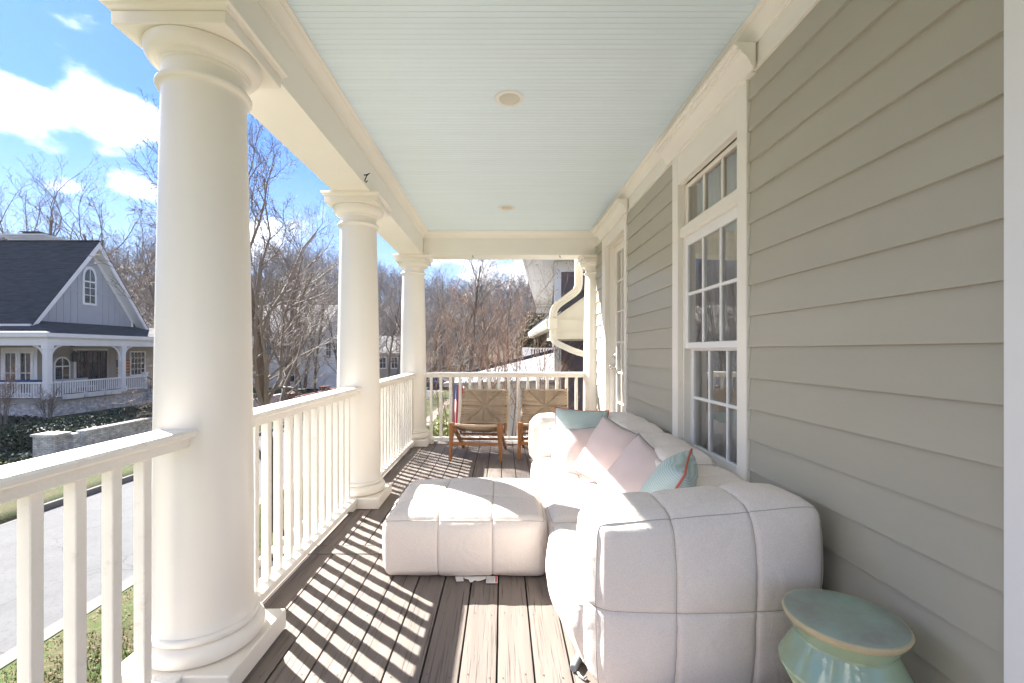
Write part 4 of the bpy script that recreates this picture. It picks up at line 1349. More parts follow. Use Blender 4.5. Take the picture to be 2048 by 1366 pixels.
# ------------------------------------------------------------------ bare trees
def grow_tree(seed, height, trunk_r, limbs=9, fork=0.28, spread=0.75, levels=4, kids=(0, 6, 6, 5, 4), twig_r=0.004, lean=(0, 0), up=0.25, first=0.18, ratio=0.55):
    """returns a list of (points, radii, level) for one bare tree standing at the origin"""
    rg = random.Random(seed)
    out = []
    def branch(p, d, ln, r, lv):
        n = 5 if lv == 0 else (5 if lv == 1 else (4 if lv == 2 else 3))
        pts, rad = [p.copy()], [r]
        dd = d.copy()
        wig = 0.07 if lv == 0 else 0.16 + 0.05 * lv
        for i in range(n):
            dd = (dd + Vector((rg.gauss(0, wig), rg.gauss(0, wig), rg.gauss(0, wig * 0.7) + (up * (0.25 if lv else 0.1))))).normalized()
            p = p + dd * (ln / n)
            pts.append(p.copy())
            t = (i + 1) / n
            rad.append(max(twig_r * 0.55, r * (1 - t * (0.62 if lv == 0 else 0.72))))
        out.append((pts, rad, lv))
        if lv >= levels: return
        k = limbs if lv == 0 else kids[lv]
        for c in range(k):
            if lv == 0:
                t = first + (0.97 - first) * (c + rg.uniform(0, 0.8)) / k
            else:
                t = 0.22 + 0.78 * (c + rg.uniform(0.0, 0.9)) / k
            f = min(t, 0.999) * n; i = int(f); u = f - i
            q = pts[i].lerp(pts[i + 1], u); rq = rad[i] * (1 - u) + rad[i + 1] * u
            ax = (pts[i + 1] - pts[i]).normalized()
            az = rg.uniform(0, 6.283) if lv else c * 2.4 + rg.uniform(-0.4, 0.4)
            o1 = ax.orthogonal().normalized(); o2 = ax.cross(o1)
            sp = spread * rg.uniform(0.65, 1.2) * (1.0 if lv else 1.05 - 0.35 * t)
            nd = (ax * math.cos(sp) + (o1 * math.cos(az) + o2 * math.sin(az)) * math.sin(sp)).normalized()
            l2 = ln * ratio * rg.uniform(0.7, 1.15) * ((1.25 - 0.55 * t) if lv == 0 else (1.15 - 0.45 * t))
            branch(q, nd, l2, max(twig_r, rq * rg.uniform(0.5, 0.72)), lv + 1)
    branch(Vector((0, 0, -0.15)), Vector((lean[0], lean[1], 1)).normalized(), height * 0.93, trunk_r, 0)
    return out
def tree_meshes(br, mt, mc, split=1):
    a, b = MB(), MB()
    for pts, rad, lv in br:
        sg = 8 if lv == 0 else (6 if lv == 1 else (4 if lv == 2 else 3))
        if lv <= split - 1: a.tube(pts, rad, sg, caps=False)
        else: b.tube(pts, rad, sg, caps=False)
    return a.mesh("trunk", mt, smooth=True), b.mesh("crown", mc, smooth=True)
def tree(name, lab, cat, loc, meshes, group=None, rz=0, scale=1):
    t = thing(name, lab, cat, loc, group, rz)
    t.scale = (scale,) * 3
    for nm, me in zip(("trunk", "crown"), meshes):
        o = bpy.data.objects.new(nm, me); COL.objects.link(o); o.parent = t
    return t

# street tree in front of the porch, dense and twiggy
main = grow_tree(11, 8.8, 0.12, limbs=17, spread=0.66, levels=4, kids=(0, 8, 7, 6, 0), twig_r=0.0045, up=0.38, first=0.13, ratio=0.48)
tm = tree_meshes(main, M['bark'], M['twig'])
tree("bare_tree", "tall bare street tree standing on the verge between the foreground and middle columns", "tree", (-5.28, 10.7, -3.0), tm, rz=0.6)
t2 = grow_tree(23, 4.9, 0.085, limbs=14, spread=1.2, levels=4, kids=(0, 8, 7, 6, 0), twig_r=0.0055, up=0.02, first=0.12, ratio=0.60)
tm2 = tree_meshes(t2, M['bark'], M['twig'])
tree("bare_tree", "bare tree behind the foreground column whose low twigs cross the grey house's porch", "tree", (-14.4, 20.0, -2.95), tm2, rz=2.2, scale=0.8)
# mid-distance trees
kinds = []
for sd, hh, rr_, lm, sp, upv in ((31, 13, 0.17, 11, 0.65, 0.25), (32, 11, 0.15, 10, 0.8, 0.2), (33, 15, 0.20, 12, 0.6, 0.3)):
    kinds.append((hh, tree_meshes(grow_tree(sd, hh, rr_, limbs=lm, spread=sp, levels=4, kids=(0, 6, 5, 4, 0), twig_r=0.010, up=upv, first=0.25, ratio=0.5), M['bark'], M['twig'])))
rg = random.Random(77)
big_g = "tall bare trees behind the grey gabled house"
for i, (x, y, k, s_) in enumerate([(-50, 42, 2, 1.18), (-46, 45, 0, 1.3), (-43, 43, 2, 1.15), (-40, 46, 1, 1.45), (-37.5, 44, 2, 1.05), (-34, 46, 0, 1.05), (-31, 45, 1, 1.0), (-54, 50, 0, 1.4), (-33, 52, 2, 1.0), (-29, 50, 1, 1.1), (-45, 53, 2, 1.2), (-38, 55, 0, 1.3)]):
    tree("bare_tree", "tall bare tree rising behind the roof of the grey gabled house", "tree", (x, y, ground_z(x, y)), kinds[k][1], big_g, rg.uniform(0, 6.28), s_)
spots = [(-20, 34), (-16.5, 40), (-18, 52), (-14.5, 30), (-13.8, 46), (-14.5, 58), (-9.5, 74), (-4.8, 27), (-5.6, 36), (-4.2, 44), (-2.5, 33), (-1.2, 41), (-5.2, 55), (-2.6, 52), (0.6, 50), (2.2, 36), (2.8, 58), (-0.3, 62), (-3.6, 66), (-7.0, 80), (-12, 83), (-17, 72), (-22, 63), (-26, 58), (4.5, 46), (-3.6, 21), (-1.9, 25), (1.0, 29), (-15.6, 33), (-17.2, 38), (-13.4, 27.5), (-18.6, 42), (-16.0, 44.5), (-19.6, 45)]
for i, (x, y) in enumerate(spots):
    k = rg.randrange(3)
    s_ = (rg.uniform(0.55, 0.8) if y < 45 else rg.uniform(0.75, 1.0))
    if x > -8 and y < 30: s_ = rg.uniform(0.38, 0.52)
    if x < -12 and y < 50: lab_, grp_ = "slender bare tree among the pale houses across the street, between foreground and middle columns", "bare trees among the houses across the street"
    elif x > -8 and y < 48: lab_, grp_ = "bare tree in the thicket beyond the end railing, behind the reddish crape myrtles", "bare trees beyond the end railing"
    else: lab_, grp_ = "distant bare tree standing at the foot of the wooded hill", "bare trees at the foot of the hill"
    tree("bare_tree", lab_, "tree", (x, y, ground_z(x, y) - 0.1), kinds[k][1], grp_, rg.uniform(0, 6.28), s_)

# far wooded hillside: one mass
fk = []
for sd in range(5):
    br = grow_tree(50 + sd, 10, 0.15, limbs=10, spread=0.85, levels=3, kids=(0, 6, 4, 0), twig_r=0.018, up=0.16, first=0.22, ratio=0.52)
    tmb = MB()
    for pts, rad, lv in br:
        if lv == 0: tmb.tube(pts, rad, 4, caps=False)
        elif lv == 1: tmb.tube(pts[::2] + [pts[-1]], rad[::2] + [rad[-1]], 3, caps=False)
        elif lv == 2: tmb.tube([pts[0], pts[2], pts[-1]], [rad[0], rad[2], 0.012], 3, caps=False)
        else:
            d = (pts[-1] - pts[0]); w = d.cross(Vector((rg.gauss(0, 1), rg.gauss(0, 1), rg.gauss(0, 1)))).normalized() * 0.02
            tmb.add([tuple(pts[0] - w), tuple(pts[0] + w), tuple(pts[-1])], [(0, 1, 2)])
    fk.append(tmb)
rg = random.Random(91); mb = MB(); cnt = 0
while cnt < 900:
    ang = rg.uniform(-0.98, 0.34); d = 58 + 130 * rg.random() ** 0.85
    x, y = d * math.sin(ang), d * math.cos(ang)
    if -14 < x < -5 and y < 76: continue
    if x < -22 and y < 60: continue
    if x > 3 and y < 70: continue
    z = ground_z(x, y); s_ = rg.uniform(0.75, 1.3); a = rg.uniform(0, 6.28); c_, n_ = math.cos(a) * s_, math.sin(a) * s_
    src = fk[rg.randrange(5)]
    mb.add([(x + u * c_ - v * n_, y + u * n_ + v * c_, z + w * s_) for u, v, w in src.v], src.f)
    cnt += 1
mb.build("hillside_wood", M['wood_far'], smooth=True, kind='stuff')

# crape myrtles behind the end railing: many stems from the ground, seed heads at the tips
def multi_stem(seed, h, n, spread, kids2=6, r=0.022, seeds=True):
    rg = random.Random(seed); st_, tw, sd_ = MB(), MB(), MB()
    for i in range(n):
        a = i * 2.4 + rg.uniform(-0.4, 0.4); rr_ = spread * rg.uniform(0.3, 1)
        p = Vector((0.12 * math.cos(a), 0.12 * math.sin(a), 0))
        tip = Vector((rr_ * math.cos(a), rr_ * math.sin(a), h * rg.uniform(0.72, 1.0)))
        pts, rad = [], []
        for k in range(7):
            t = k / 6
            q = p.lerp(tip, t) + Vector((rg.gauss(0, 0.03), rg.gauss(0, 0.03), 0)) * (h / 3) * t
            q.x -= (tip.x - p.x) * 0.18 * math.sin(math.pi * t); q.y -= (tip.y - p.y) * 0.18 * math.sin(math.pi * t)
            pts.append(q); rad.append(r * (1 - 0.8 * t))
        st_.tube(pts, rad, 5, caps=False)
        for b in range(kids2):
            t = 0.3 + 0.7 * (b + rg.random()) / kids2
            f = min(0.999, t) * 6; k = int(f); q = pts[k].lerp(pts[k + 1], f - k)
            d = Vector((rg.gauss(0, 0.5), rg.gauss(0, 0.5), 1)).normalized()
            ln = h * rg.uniform(0.14, 0.28)
            e1 = q + d * ln * 0.5; d2 = (d + Vector((rg.gauss(0, 0.25), rg.gauss(0, 0.25), 0.1))).normalized(); e2 = e1 + d2 * ln * 0.5
            tw.tube([q, e1, e2], [r * 0.38, r * 0.25, r * 0.12], 4, caps=False)
            for c in range(5):
                u = rg.random(); q3 = q.lerp(e1, u) if c < 2 else e1.lerp(e2, u)
                d3 = (d + Vector((rg.gauss(0, 0.6), rg.gauss(0, 0.6), 0.1))).normalized(); e3 = q3 + d3 * ln * rg.uniform(0.25, 0.5)
                tw.tube([q3, e3], [r * 0.2, r * 0.09], 3, caps=False)
                for g in range(3):
                    d4 = (d3 + Vector((rg.gauss(0, 0.5), rg.gauss(0, 0.5), 0.1))).normalized(); q4 = q3.lerp(e3, rg.uniform(0.4, 1)); e4 = q4 + d4 * ln * 0.2
                    tw.tube([q4, e4], [r * 0.12, r * 0.07], 3, caps=False)
                    if seeds and rg.random() < 0.75:
                        for _ in range(2):
                            s0 = e4 + Vector((rg.gauss(0, 0.015), rg.gauss(0, 0.015), rg.gauss(0, 0.015))); z_ = 0.009
                            sd_.add([(s0.x + z_, s0.y, s0.z), (s0.x - z_, s0.y, s0.z), (s0.x, s0.y + z_, s0.z), (s0.x, s0.y - z_, s0.z), (s0.x, s0.y, s0.z + z_), (s0.x, s0.y, s0.z - z_)],
                                    [(0, 2, 4), (2, 1, 4), (1, 3, 4), (3, 0, 4), (2, 0, 5), (1, 2, 5), (3, 1, 5), (0, 3, 5)])
    return st_, tw, sd_
cm = []
for sd in (3, 4):
    a, b, c = multi_stem(sd, 4.3, 9, 1.25, kids2=4, r=0.017)
    cm.append((a.mesh("stems", M['twig_red'], True), b.mesh("twigs", M['twig_red'], True), c.mesh("seed_heads", M['seed'])))
for i, (x, y, s_, k, lab) in enumerate([(-0.95, 9.2, 0.92, 0, "leftmost bare reddish crape myrtle behind the end railing, near the flag"), (0.10, 9.0, 1.05, 1, "central bare reddish crape myrtle behind the left rope chair"),
                              (0.95, 9.6, 0.98, 0, "bare reddish crape myrtle whose tips cross the white eave of the plum house"), (-0.4, 11.5, 1.0, 1, "bare reddish crape myrtle standing farther back from the end railing")]):
    t = thing("crape_myrtle", lab, "shrub", (x, y, -1.75), "crape myrtles behind the end railing", i * 1.9)
    t.scale = (s_,) * 3
    for nm, me in zip(("stems", "twigs", "seed_heads"), cm[k]):
        o = bpy.data.objects.new(nm, me); COL.objects.link(o); o.parent = t
        if nm == "seed_heads": o['kind'] = 'stuff'

# leafy shapes
def leaf_cloud(mb, c, rad, n, size, rg, shell=0.55, flat=1.0):
    for _ in range(n):
        d = Vector((rg.gauss(0, 1), rg.gauss(0, 1), rg.gauss(0, 1))).normalized()
        k = shell + (1 - shell) * rg.random()
        k *= 0.85 + 0.3 * mnoise.noise(d * 2.5 + Vector(c))
        p = Vector((c[0] + d.x * rad[0] * k, c[1] + d.y * rad[1] * k, c[2] + d.z * rad[2] * k))
        a = Vector((rg.gauss(0, 1), rg.gauss(0, 1), rg.gauss(0, 1) * flat)).normalized(); b = a.orthogonal().normalized()
        s_ = size * rg.uniform(0.6, 1.3)
        mb.add([tuple(p - a * s_), tuple(p - b * s_ * 0.4), tuple(p + a * s_), tuple(p + b * s_ * 0.4)], [(0, 1, 2, 3)])
rg = random.Random(5)
def bush(lab, loc, rad, n, size, mat, name="leafy_shrub", cat="shrub", group=None):
    t = thing(name, lab, cat, loc, group)
    mb = MB()
    for q in range(7):
        off = (rg.uniform(-0.45, 0.45) * rad[0], rg.uniform(-0.45, 0.45) * rad[1], rg.uniform(-0.3, 0.4) * rad[2])
        leaf_cloud(mb, (loc[0] + off[0], loc[1] + off[1], loc[2] + rad[2] + off[2]), [r_ * 0.62 for r_ in rad], n // 7, size, rg)
    mb.build("foliage", mat, t)
    mb = MB()
    for q in range(6):
        a = q * 1.05
        mb.tube([(loc[0], loc[1], loc[2]), (loc[0] + 0.3 * rad[0] * math.cos(a), loc[1] + 0.3 * rad[1] * math.sin(a), loc[2] + rad[2]), (loc[0] + 0.6 * rad[0] * math.cos(a), loc[1] + 0.6 * rad[1] * math.sin(a), loc[2] + 1.5 * rad[2])], [0.025, 0.015, 0.006], 5)
    mb.build("stems", M['twig'], t)
    return t
bush("yellow green leafy shrub behind the left end of the end railing", (-1.25, 8.7, -1.75), (0.50, 0.5, 0.95), 2600, 0.035, M['yellowgreen'])
bush("low yellow green shrub below the flag behind the end railing", (-0.85, 8.0, -1.75), (0.35, 0.35, 0.8), 1400, 0.03, M['yellowgreen'])
# magnolia
t = thing("evergreen_tree", "olive leaved evergreen tree beside the plum house, under its white eave", "tree", (2.45, 27, -2.2))
mb = MB()
for q in range(16):
    leaf_cloud(mb, (2.45 + rg.uniform(-1.0, 0.8), 27 + rg.uniform(-0.8, 0.8), rg.uniform(-0.4, 4.1)), (0.8, 0.8, 0.65), 420, 0.10, rg, 0.5)
mb.build("crown", M['magnolia'], t)
mb = MB(); mb.tube([(2.45, 27, -2.2), (2.4, 27.05, 0), (2.5, 27, 4.0)], [0.14, 0.11, 0.03], 8); mb.build("trunk", M['bark'], t)
# evergreens by the far houses
for (x, y, h, lab) in [(-21.5, 37, 4.2, "dark evergreen shrub in front of the pale roofed house behind the street tree"), (-19.2, 27.5, 1.6, "dark rounded evergreen near the red brick street wall")]:
    bush(lab, (x, y, ground_z(x, y)), (h * 0.42, h * 0.42, h * 0.5), 4200, 0.11, M['evergreen'], "evergreen_shrub")

# ------------------------------------------------------------------ grey gabled house across the street
gh = thing("gabled_house", "blue grey gabled house with steep dark roof and wraparound porch across the street", "house", (-30, 30, -2.6))
HX, HC, HH = -27.0, 29.8, 3.4           # gable wall plane, centre, half width
EZ, AZ = 2.75, 8.42
slope = (AZ - 3.0) / 4.05
def roof_z(dy): return AZ - slope * abs(dy)
# walls
mb = MB()
wt = roof_z(HH) - 0.12
mb.prism([(HC - HH, -1.4), (HC + HH, -1.4), (HC + HH, wt), (HC, AZ - 0.35), (HC - HH, wt)], 'x', -46, HX)
mb.build("wall", M['grey_siding'], gh)
mb = MB()
y = HC - HH + 0.25
mb.box(HX, HX + 0.02, HC - HH, HC + HH, 2.60, 2.75)
bl = []
batten = MB(); batten.box(0, 0.022, -0.022, 0.022, 0, 1); bme = batten.mesh("batten", M['grey_siding'])
while y < HC + HH:
    zt = roof_z(y - HC) - 0.42
    if abs(y - (HC - 0.08)) > 0.62:
        o = piece("batten", bme, gh, (HX + 0.0005, y, 2.752)); o.scale = (1, 1, max(0.05, zt - 2.752))
    y += 0.455
mb.box(HX + 0.0003, HX + 0.026, HC - 2.15, HC - 0.7, 5.0, 5.14)
mb.box(HX + 0.0003, HX + 0.026, HC + 0.55, HC + 2.15, 5.0, 5.14)
mb.build("band_board", M['grey_siding'], gh)
# corner boards
mb = MB(); mb.box(HX - 0.1, HX + 0.04, HC - HH - 0.03, HC - HH + 0.16, 2.3, wt); mb.box(HX - 0.1, HX + 0.04, HC + HH - 0.16, HC + HH + 0.03, 2.3, wt)
mb.build("corner_board", M['white_trim'], gh)
# roof with real courses
RX0, RX1 = -47, HX + 0.62
mb = MB()
nC = 44
for side in (-1, 1):
    L = 4.25
    for k in range(nC):
        d0, d1 = L * k / nC, L * (k + 1) / nC
        z0, z1 = AZ - slope * d0, AZ - slope * d1
        lift0, lift1 = 0.0, 0.018
        y0, y1 = HC + side * d0, HC + side * d1
        q = [(RX0, y0, z0 + lift0), (RX1, y0, z0 + lift0), (RX1, y1, z1 + lift1), (RX0, y1, z1 + lift1)]
        mb.add(q, [(0, 1, 2, 3) if side > 0 else (3, 2, 1, 0)])
        q2 = [(RX0, y1, z1 + lift1), (RX1, y1, z1 + lift1), (RX1, y1, z1), (RX0, y1, z1)]
        mb.add(q2, [(0, 1, 2, 3) if side > 0 else (3, 2, 1, 0)])
    yE = HC + side * L; zE = AZ - slope * L
    mb.add([(RX0, HC, AZ - 0.06), (RX1, HC, AZ - 0.06), (RX1, yE, zE - 0.06), (RX0, yE, zE - 0.06)], [(3, 2, 1, 0) if side > 0 else (0, 1, 2, 3)])
roof_o = mb.build("roof", M['shingle'], gh)
mb = MB(); mb.box(RX0, RX1, HC - 0.12, HC + 0.12, AZ - 0.03, AZ + 0.035); mb.build("ridge_cap", M['shingle'], roof_o)
# rakes and soffits
mb = MB()
for side in (-1, 1):
    L = 4.25
    yE, zE = HC + side * L, AZ - slope * L
    poly = [(HC, AZ - 0.062), (yE, zE - 0.062), (yE, zE - 0.40), (HC, AZ - 0.50)]
    mb.prism(poly if side < 0 else poly[::-1], 'x', RX1 - 0.05, RX1 - 0.001)
    # soffit under the rake
    poly = [(HC, AZ - 0.40), (HC + side * (L - 0.1), AZ - 0.40 - slope * (L - 0.1)), (HC + side * (L - 0.1), AZ - 0.45 - slope * (L - 0.1)), (HC, AZ - 0.45)]
    mb.prism(poly if side < 0 else poly[::-1], 'x', HX + 0.001, RX1 - 0.051)
    # frieze along the wall
    poly = [(HC, AZ - 0.452), (HC + side * HH, AZ - 0.452 - slope * HH), (HC + side * HH, AZ - 0.75 - slope * HH), (HC, AZ - 0.80)]
    mb.prism(poly if side < 0 else poly[::-1], 'x', HX + 0.0002, HX + 0.035)
mb.build("rake_board", M['white_trim'], gh)
mb = MB()
zE = AZ - slope * 4.25
mb.box(RX0, RX1 - 0.06, HC - 4.36, HC - 4.25, zE - 0.14, zE + 0.01)
mb.box(RX0, RX1 - 0.06, HC - 4.25, HC - HH - 0.001, zE - 0.16, zE - 0.13)
mb.build("gutter", M['white_trim'], gh)
mb = MB(); mb.tube([(HX - 1.0, HC - 4.3, zE - 0.1), (HX - 0.9, HC - 4.28, zE - 0.28), (HX - 0.35, HC - HH - 0.25, zE - 0.42), (HX - 0.22, HC - HH - 0.07, zE - 0.62), (HX - 0.3, HC - HH - 0.07, 2.2)], 0.055, 8)
mb.build("downspout", M['white_trim'], gh, smooth=40)
# chimney
mb = MB()
mb.box(-33.4, -30.9, 30.7, 32.2, 6.0, 8.80); 
for i, g in enumerate((0.08, 0.16, 0.26)):
    mb.box(-33.4 - g, -30.9 + g, 30.7 - g, 32.2 + g, 8.8 + 0.09 * i, 8.8 + 0.09 * (i + 1))
ch = mb.build("chimney", M['white_trim'], gh)
mb = MB(); mb.box(-32.7, -31.6, 31.0, 31.9, 9.071, 9.30); mb.box(-32.8, -31.5, 30.9, 32.0, 9.301, 9.36)
mb.build("flue_cap", M['iron'], ch)
# gothic window
def gothic(yc, w, z0, zs_, zt, g=0.0):
    hw = w / 2 + g
    pts = [(yc - hw, z0 - g), (yc + hw, z0 - g)]
    for i in range(9):
        t = i / 8; pts.append((yc + hw * math.cos(t * math.pi / 2) ** 0.8, zs_ + (zt + g * 1.4 - zs_) * math.sin(t * math.pi / 2) ** 0.9))
    for i in range(7, -1, -1):
        t = i / 8; pts.append((yc - hw * math.cos(t * math.pi / 2) ** 0.8, zs_ + (zt + g * 1.4 - zs_) * math.sin(t * math.pi / 2) ** 0.9))
    return pts
yc = HC - 0.08
mb = MB(); mb.prism(gothic(yc, 0.72, 4.35, 5.85, 6.55, 0.14), 'x', HX + 0.0004, HX + 0.06)
gw = mb.build("arched_window", M['white_trim'], gh)
mb = MB(); mb.prism(gothic(yc, 0.72, 4.35, 5.85, 6.55), 'x', HX + 0.0605, HX + 0.066)
mb.build("pane", M['far_glass'], gw)
mb = MB(); mb.box(HX + 0.067, HX + 0.085, yc - 0.02, yc + 0.02, 4.35, 6.5)
for z in (4.85, 5.32): mb.box(HX + 0.067, HX + 0.084, yc - 0.36, yc + 0.36, z - 0.018, z + 0.018)
mb.box(HX + 0.067, HX + 0.09, yc - 0.36, yc + 0.36, 5.68, 5.78)
mb.build("muntin", M['white_trim'], gw)
# porch: floor, roof, posts
PX, PY, PZ = -24.75, 24.75, -1.4
mb = MB()
mb.box(PX - 2.3, PX + 0.1, PY - 0.1, 44, PZ - 0.2, PZ); mb.box(-46, PX - 2.3005, PY - 0.1, HC - HH, PZ - 0.2, PZ)
mb.build("porch_floor", M['taupe_siding'], gh)
mb = MB()
mb.box(PX - 2.3, PX, PY, 44, -3.2, PZ - 0.201); mb.box(-46, PX - 2.3005, PY, HC - HH, -3.2, PZ - 0.201)
mb.build("brick_base", M['brick_white'], gh)
mb = MB(); mb.box(PX - 0.05, PX + 0.06, PY - 0.06, 44, PZ - 0.28, PZ - 0.202); mb.box(-46, PX - 0.0505, PY - 0.06, PY + 0.05, PZ - 0.28, PZ - 0.202)
mb.build("brick_cap", M['brick_white'], gh)
# porch roof (hipped at the corner)
mb = MB()
e = 0.35
A = (PX + e, PY - e, 2.20); zt_ = 2.98
for k in range(8):
    t0, t1 = k / 8, (k + 1) / 8
    def pt(t): return (PX + e + (HX - PX - e) * t, PY - e + (HC - HH - PY + e) * t, 2.20 + (zt_ - 2.20) * t)
    a, b = pt(t0), pt(t1)
    lift = 0.016
    mb.add([(a[0], a[1], a[2] + lift), (a[0], 44, a[2] + lift), (b[0], 44, b[2]), (b[0], b[1], b[2])], [(0, 1, 2, 3)])
    mb.add([(a[0], a[1], a[2] + lift), (-46, a[1], a[2] + lift), (-46, b[1], b[2]), (b[0], b[1], b[2])], [(3, 2, 1, 0)])
    mb.add([(a[0], a[1], a[2]), (a[0], 44, a[2]), (a[0], 44, a[2] + lift), (a[0], a[1], a[2] + lift)], [(0, 1, 2, 3)])
    mb.add([(a[0], a[1], a[2]), (-46, a[1], a[2]), (-46, a[1], a[2] + lift), (a[0], a[1], a[2] + lift)], [(3, 2, 1, 0)])
mb.build("porch_roof", M['shingle'], gh)
mb = MB()
mb.box(PX + e - 0.06, PX + e, PY - e, 44, 1.98, 2.198); mb.box(-46, PX + e - 0.0605, PY - e, PY - e + 0.06, 1.98, 2.198)
mb.box(PX - 0.14, PX + 0.14, PY - 0.14, 44, 1.52, 1.998); mb.box(-46, PX - 0.1405, PY - 0.14, PY + 0.14, 1.52, 1.998)
mb.box(HX + 0.04, PX + e - 0.07, PY - e + 0.07, 44, 2.0005, 2.04); mb.box(-46, HX + 0.0395, PY - e + 0.07, HC - HH - 0.04, 2.0005, 2.04)
mb.build("porch_fascia", M['white_trim'], gh)
def post(x, y):
    mb = MB()
    mb.box(x - 0.14, x + 0.14, y - 0.14, y + 0.14, PZ, 1.518)
    mb.box(x - 0.18, x + 0.18, y - 0.18, y + 0.18, PZ, PZ + 0.35)
    mb.box(x - 0.18, x + 0.18, y - 0.18, y + 0.18, 1.32, 1.515)
    p = mb.build("porch_post", M['white_trim'], gh)
    return p
def bracket(x, y, dx, dy, par):
    mb = MB(); pts = []
    for i in range(6):
        t = i / 5 * math.pi / 2
        pts.append((x + dx * (0.14 + 0.62 * (1 - math.cos(t))), y + dy * (0.14 + 0.62 * (1 - math.cos(t))), 0.55 + 0.96 * math.sin(t)))
    mb.tube(pts, 0.065, 4)
    mb.build("bracket", M['white_trim'], par)
pc = post(PX, PY); bracket(PX, PY, 0, 1, pc); bracket(PX, PY, -1, 0, pc)
pc = post(PX, 29.6); bracket(PX, 29.6, 0, 1, pc); bracket(PX, 29.6, 0, -1, pc)
pc = post(PX, 35.2); bracket(PX, 35.2, 0, 1, pc); bracket(PX, 35.2, 0, -1, pc)
pc = post(-29.6, PY); bracket(-29.6, PY, 1, 0, pc); bracket(-29.6, PY, -1, 0, pc)
gb = MB(); gb.box(-0.022, 0.022, -0.022, 0.022, PZ + 0.13, PZ + 0.84); gbm = gb.mesh("baluster", M['white_trim'])
def far_rail(p, q):
    mb = MB()
    mb.bar((p[0], p[1], PZ + 0.88), (q[0], q[1], PZ + 0.88), 0.14, 0.09)
    mb.bar((p[0], p[1], PZ + 0.10), (q[0], q[1], PZ + 0.10), 0.09, 0.06)
    ro = mb.build("porch_rail", M['white_trim'], gh)
    L = math.hypot(q[0] - p[0], q[1] - p[1]); n = int(L / 0.145)
    for i in range(1, n):
        piece("baluster", gbm, ro, (p[0] + (q[0] - p[0]) * i / n, p[1] + (q[1] - p[1]) * i / n, 0))
far_rail((PX, PY + 0.14), (PX, 29.46)); far_rail((PX, 29.74), (PX, 31.4)); far_rail((-29.46, PY), (PX - 0.14, PY)); far_rail((PX, 33.2), (PX, 35.06))
mb = MB(); mb.box(PX - 0.12, PX + 0.12, 31.4, 31.64, PZ, PZ + 1.1); mb.box(PX - 0.15, PX + 0.15, 31.37, 31.67, PZ + 1.1, PZ + 1.16)
mb.build("newel_post", M['white_trim'], gh)
# lower walls
mb = MB(); mb.box(HX - 0.01, HX + 0.03, HC - HH - 0.01, HC - HH + 9.5, PZ, 2.0); mb.box(-46, HX, HC - HH - 0.03, HC - HH + 0.01, PZ, 2.0)
mb.build("lower_wall", M['taupe_siding'], gh)
bt2 = MB(); bt2.box(0, 0.02, -0.02, 0.02, PZ, 2.0); bt2m = bt2.mesh("batten", M['taupe_siding'])
for y in [26.75, 27.2, 28.45, 31.3, 31.75, 32.2, 32.65]:
    piece("batten", bt2m, gh, (HX + 0.03, y, 0))
# french doors on the side wall
def framed(name, par, plane, a0, a1, z0, z1, frame, cols, rows, axis, mat, fw=0.09, mw=0.03, out=1):
    """framed glazing on a wall: frame mesh, pane and muntin children"""
    def bx(m, u0, u1, d0, d1, w0, w1):
        if axis == 'x': m.box(*sorted((plane + out * d0, plane + out * d1)), u0, u1, w0, w1)
        else: m.box(u0, u1, *sorted((plane + out * d0, plane + out * d1)), w0, w1)
    m = MB()
    bx(m, a0, a0 + fw, 0.001, 0.07, z0, z1); bx(m, a1 - fw, a1, 0.001, 0.07, z0, z1)
    bx(m, a0 + fw, a1 - fw, 0.001, 0.069, z1 - fw, z1); bx(m, a0 + fw, a1 - fw, 0.001, 0.069, z0, z0 + fw * 1.2)
    fo = m.build(name, mat, par)
    holder = fo if fo.parent.parent is None else par
    m = MB(); bx(m, a0 + fw, a1 - fw, 0.001, 0.02, z0 + fw * 1.2, z1 - fw); m.build("pane", M['far_glass'], holder)
    m = MB()
    for i in range(1, cols):
        u = a0 + fw + (a1 - a0 - 2 * fw) * i / cols; bx(m, u - mw / 2, u + mw / 2, 0.0205, 0.05, z0 + fw * 1.2, z1 - fw)
    for j in range(1, rows):
        w = z0 + fw * 1.2 + (z1 - z0 - 2.2 * fw) * j / rows; bx(m, a0 + fw, a1 - fw, 0.0205, 0.049, w - mw / 2, w + mw / 2)
    if len(m.v): m.build("muntin", mat, holder)
    return fo
SY = HC - HH - 0.03
mb = MB(); mb.box(-29.05, -26.95, SY - 0.03, SY - 0.0005, PZ, 1.42); mb.build("door_surround", M['white_trim'], gh)
framed("french_door", gh, SY - 0.031, -28.85, -28.0, PZ + 0.05, 1.22, None, 2, 2, 'y', M['white_trim'], 0.13, 0.04, -1)
framed("french_door", gh, SY - 0.031, -27.98, -27.13, PZ + 0.05, 1.22, None, 2, 2, 'y', M['white_trim'], 0.13, 0.04, -1)
# arched side window
mb = MB()
def round_top(yc, hw, z0, zs_):
    return [(yc - hw, z0), (yc + hw, z0)] + [(yc + hw * math.cos(math.pi * i / 12), zs_ + hw * math.sin(math.pi * i / 12)) for i in range(13)]
mb.prism(round_top(27.85, 0.52, -0.65, 0.35), 'x', HX + 0.031, HX + 0.07); aw = mb.build("arched_window", M['white_trim'], gh)
mb = MB(); mb.prism(round_top(27.85, 0.43, -0.56, 0.35), 'x', HX + 0.0702, HX + 0.075); mb.build("pane", M['far_glass'], aw)
mb = MB(); mb.box(HX + 0.0755, HX + 0.09, 27.83, 27.87, -0.56, 0.78); mb.box(HX + 0.0755, HX + 0.095, 27.42, 28.28, 0.25, 0.32)
mb.build("muntin", M['white_trim'], aw)
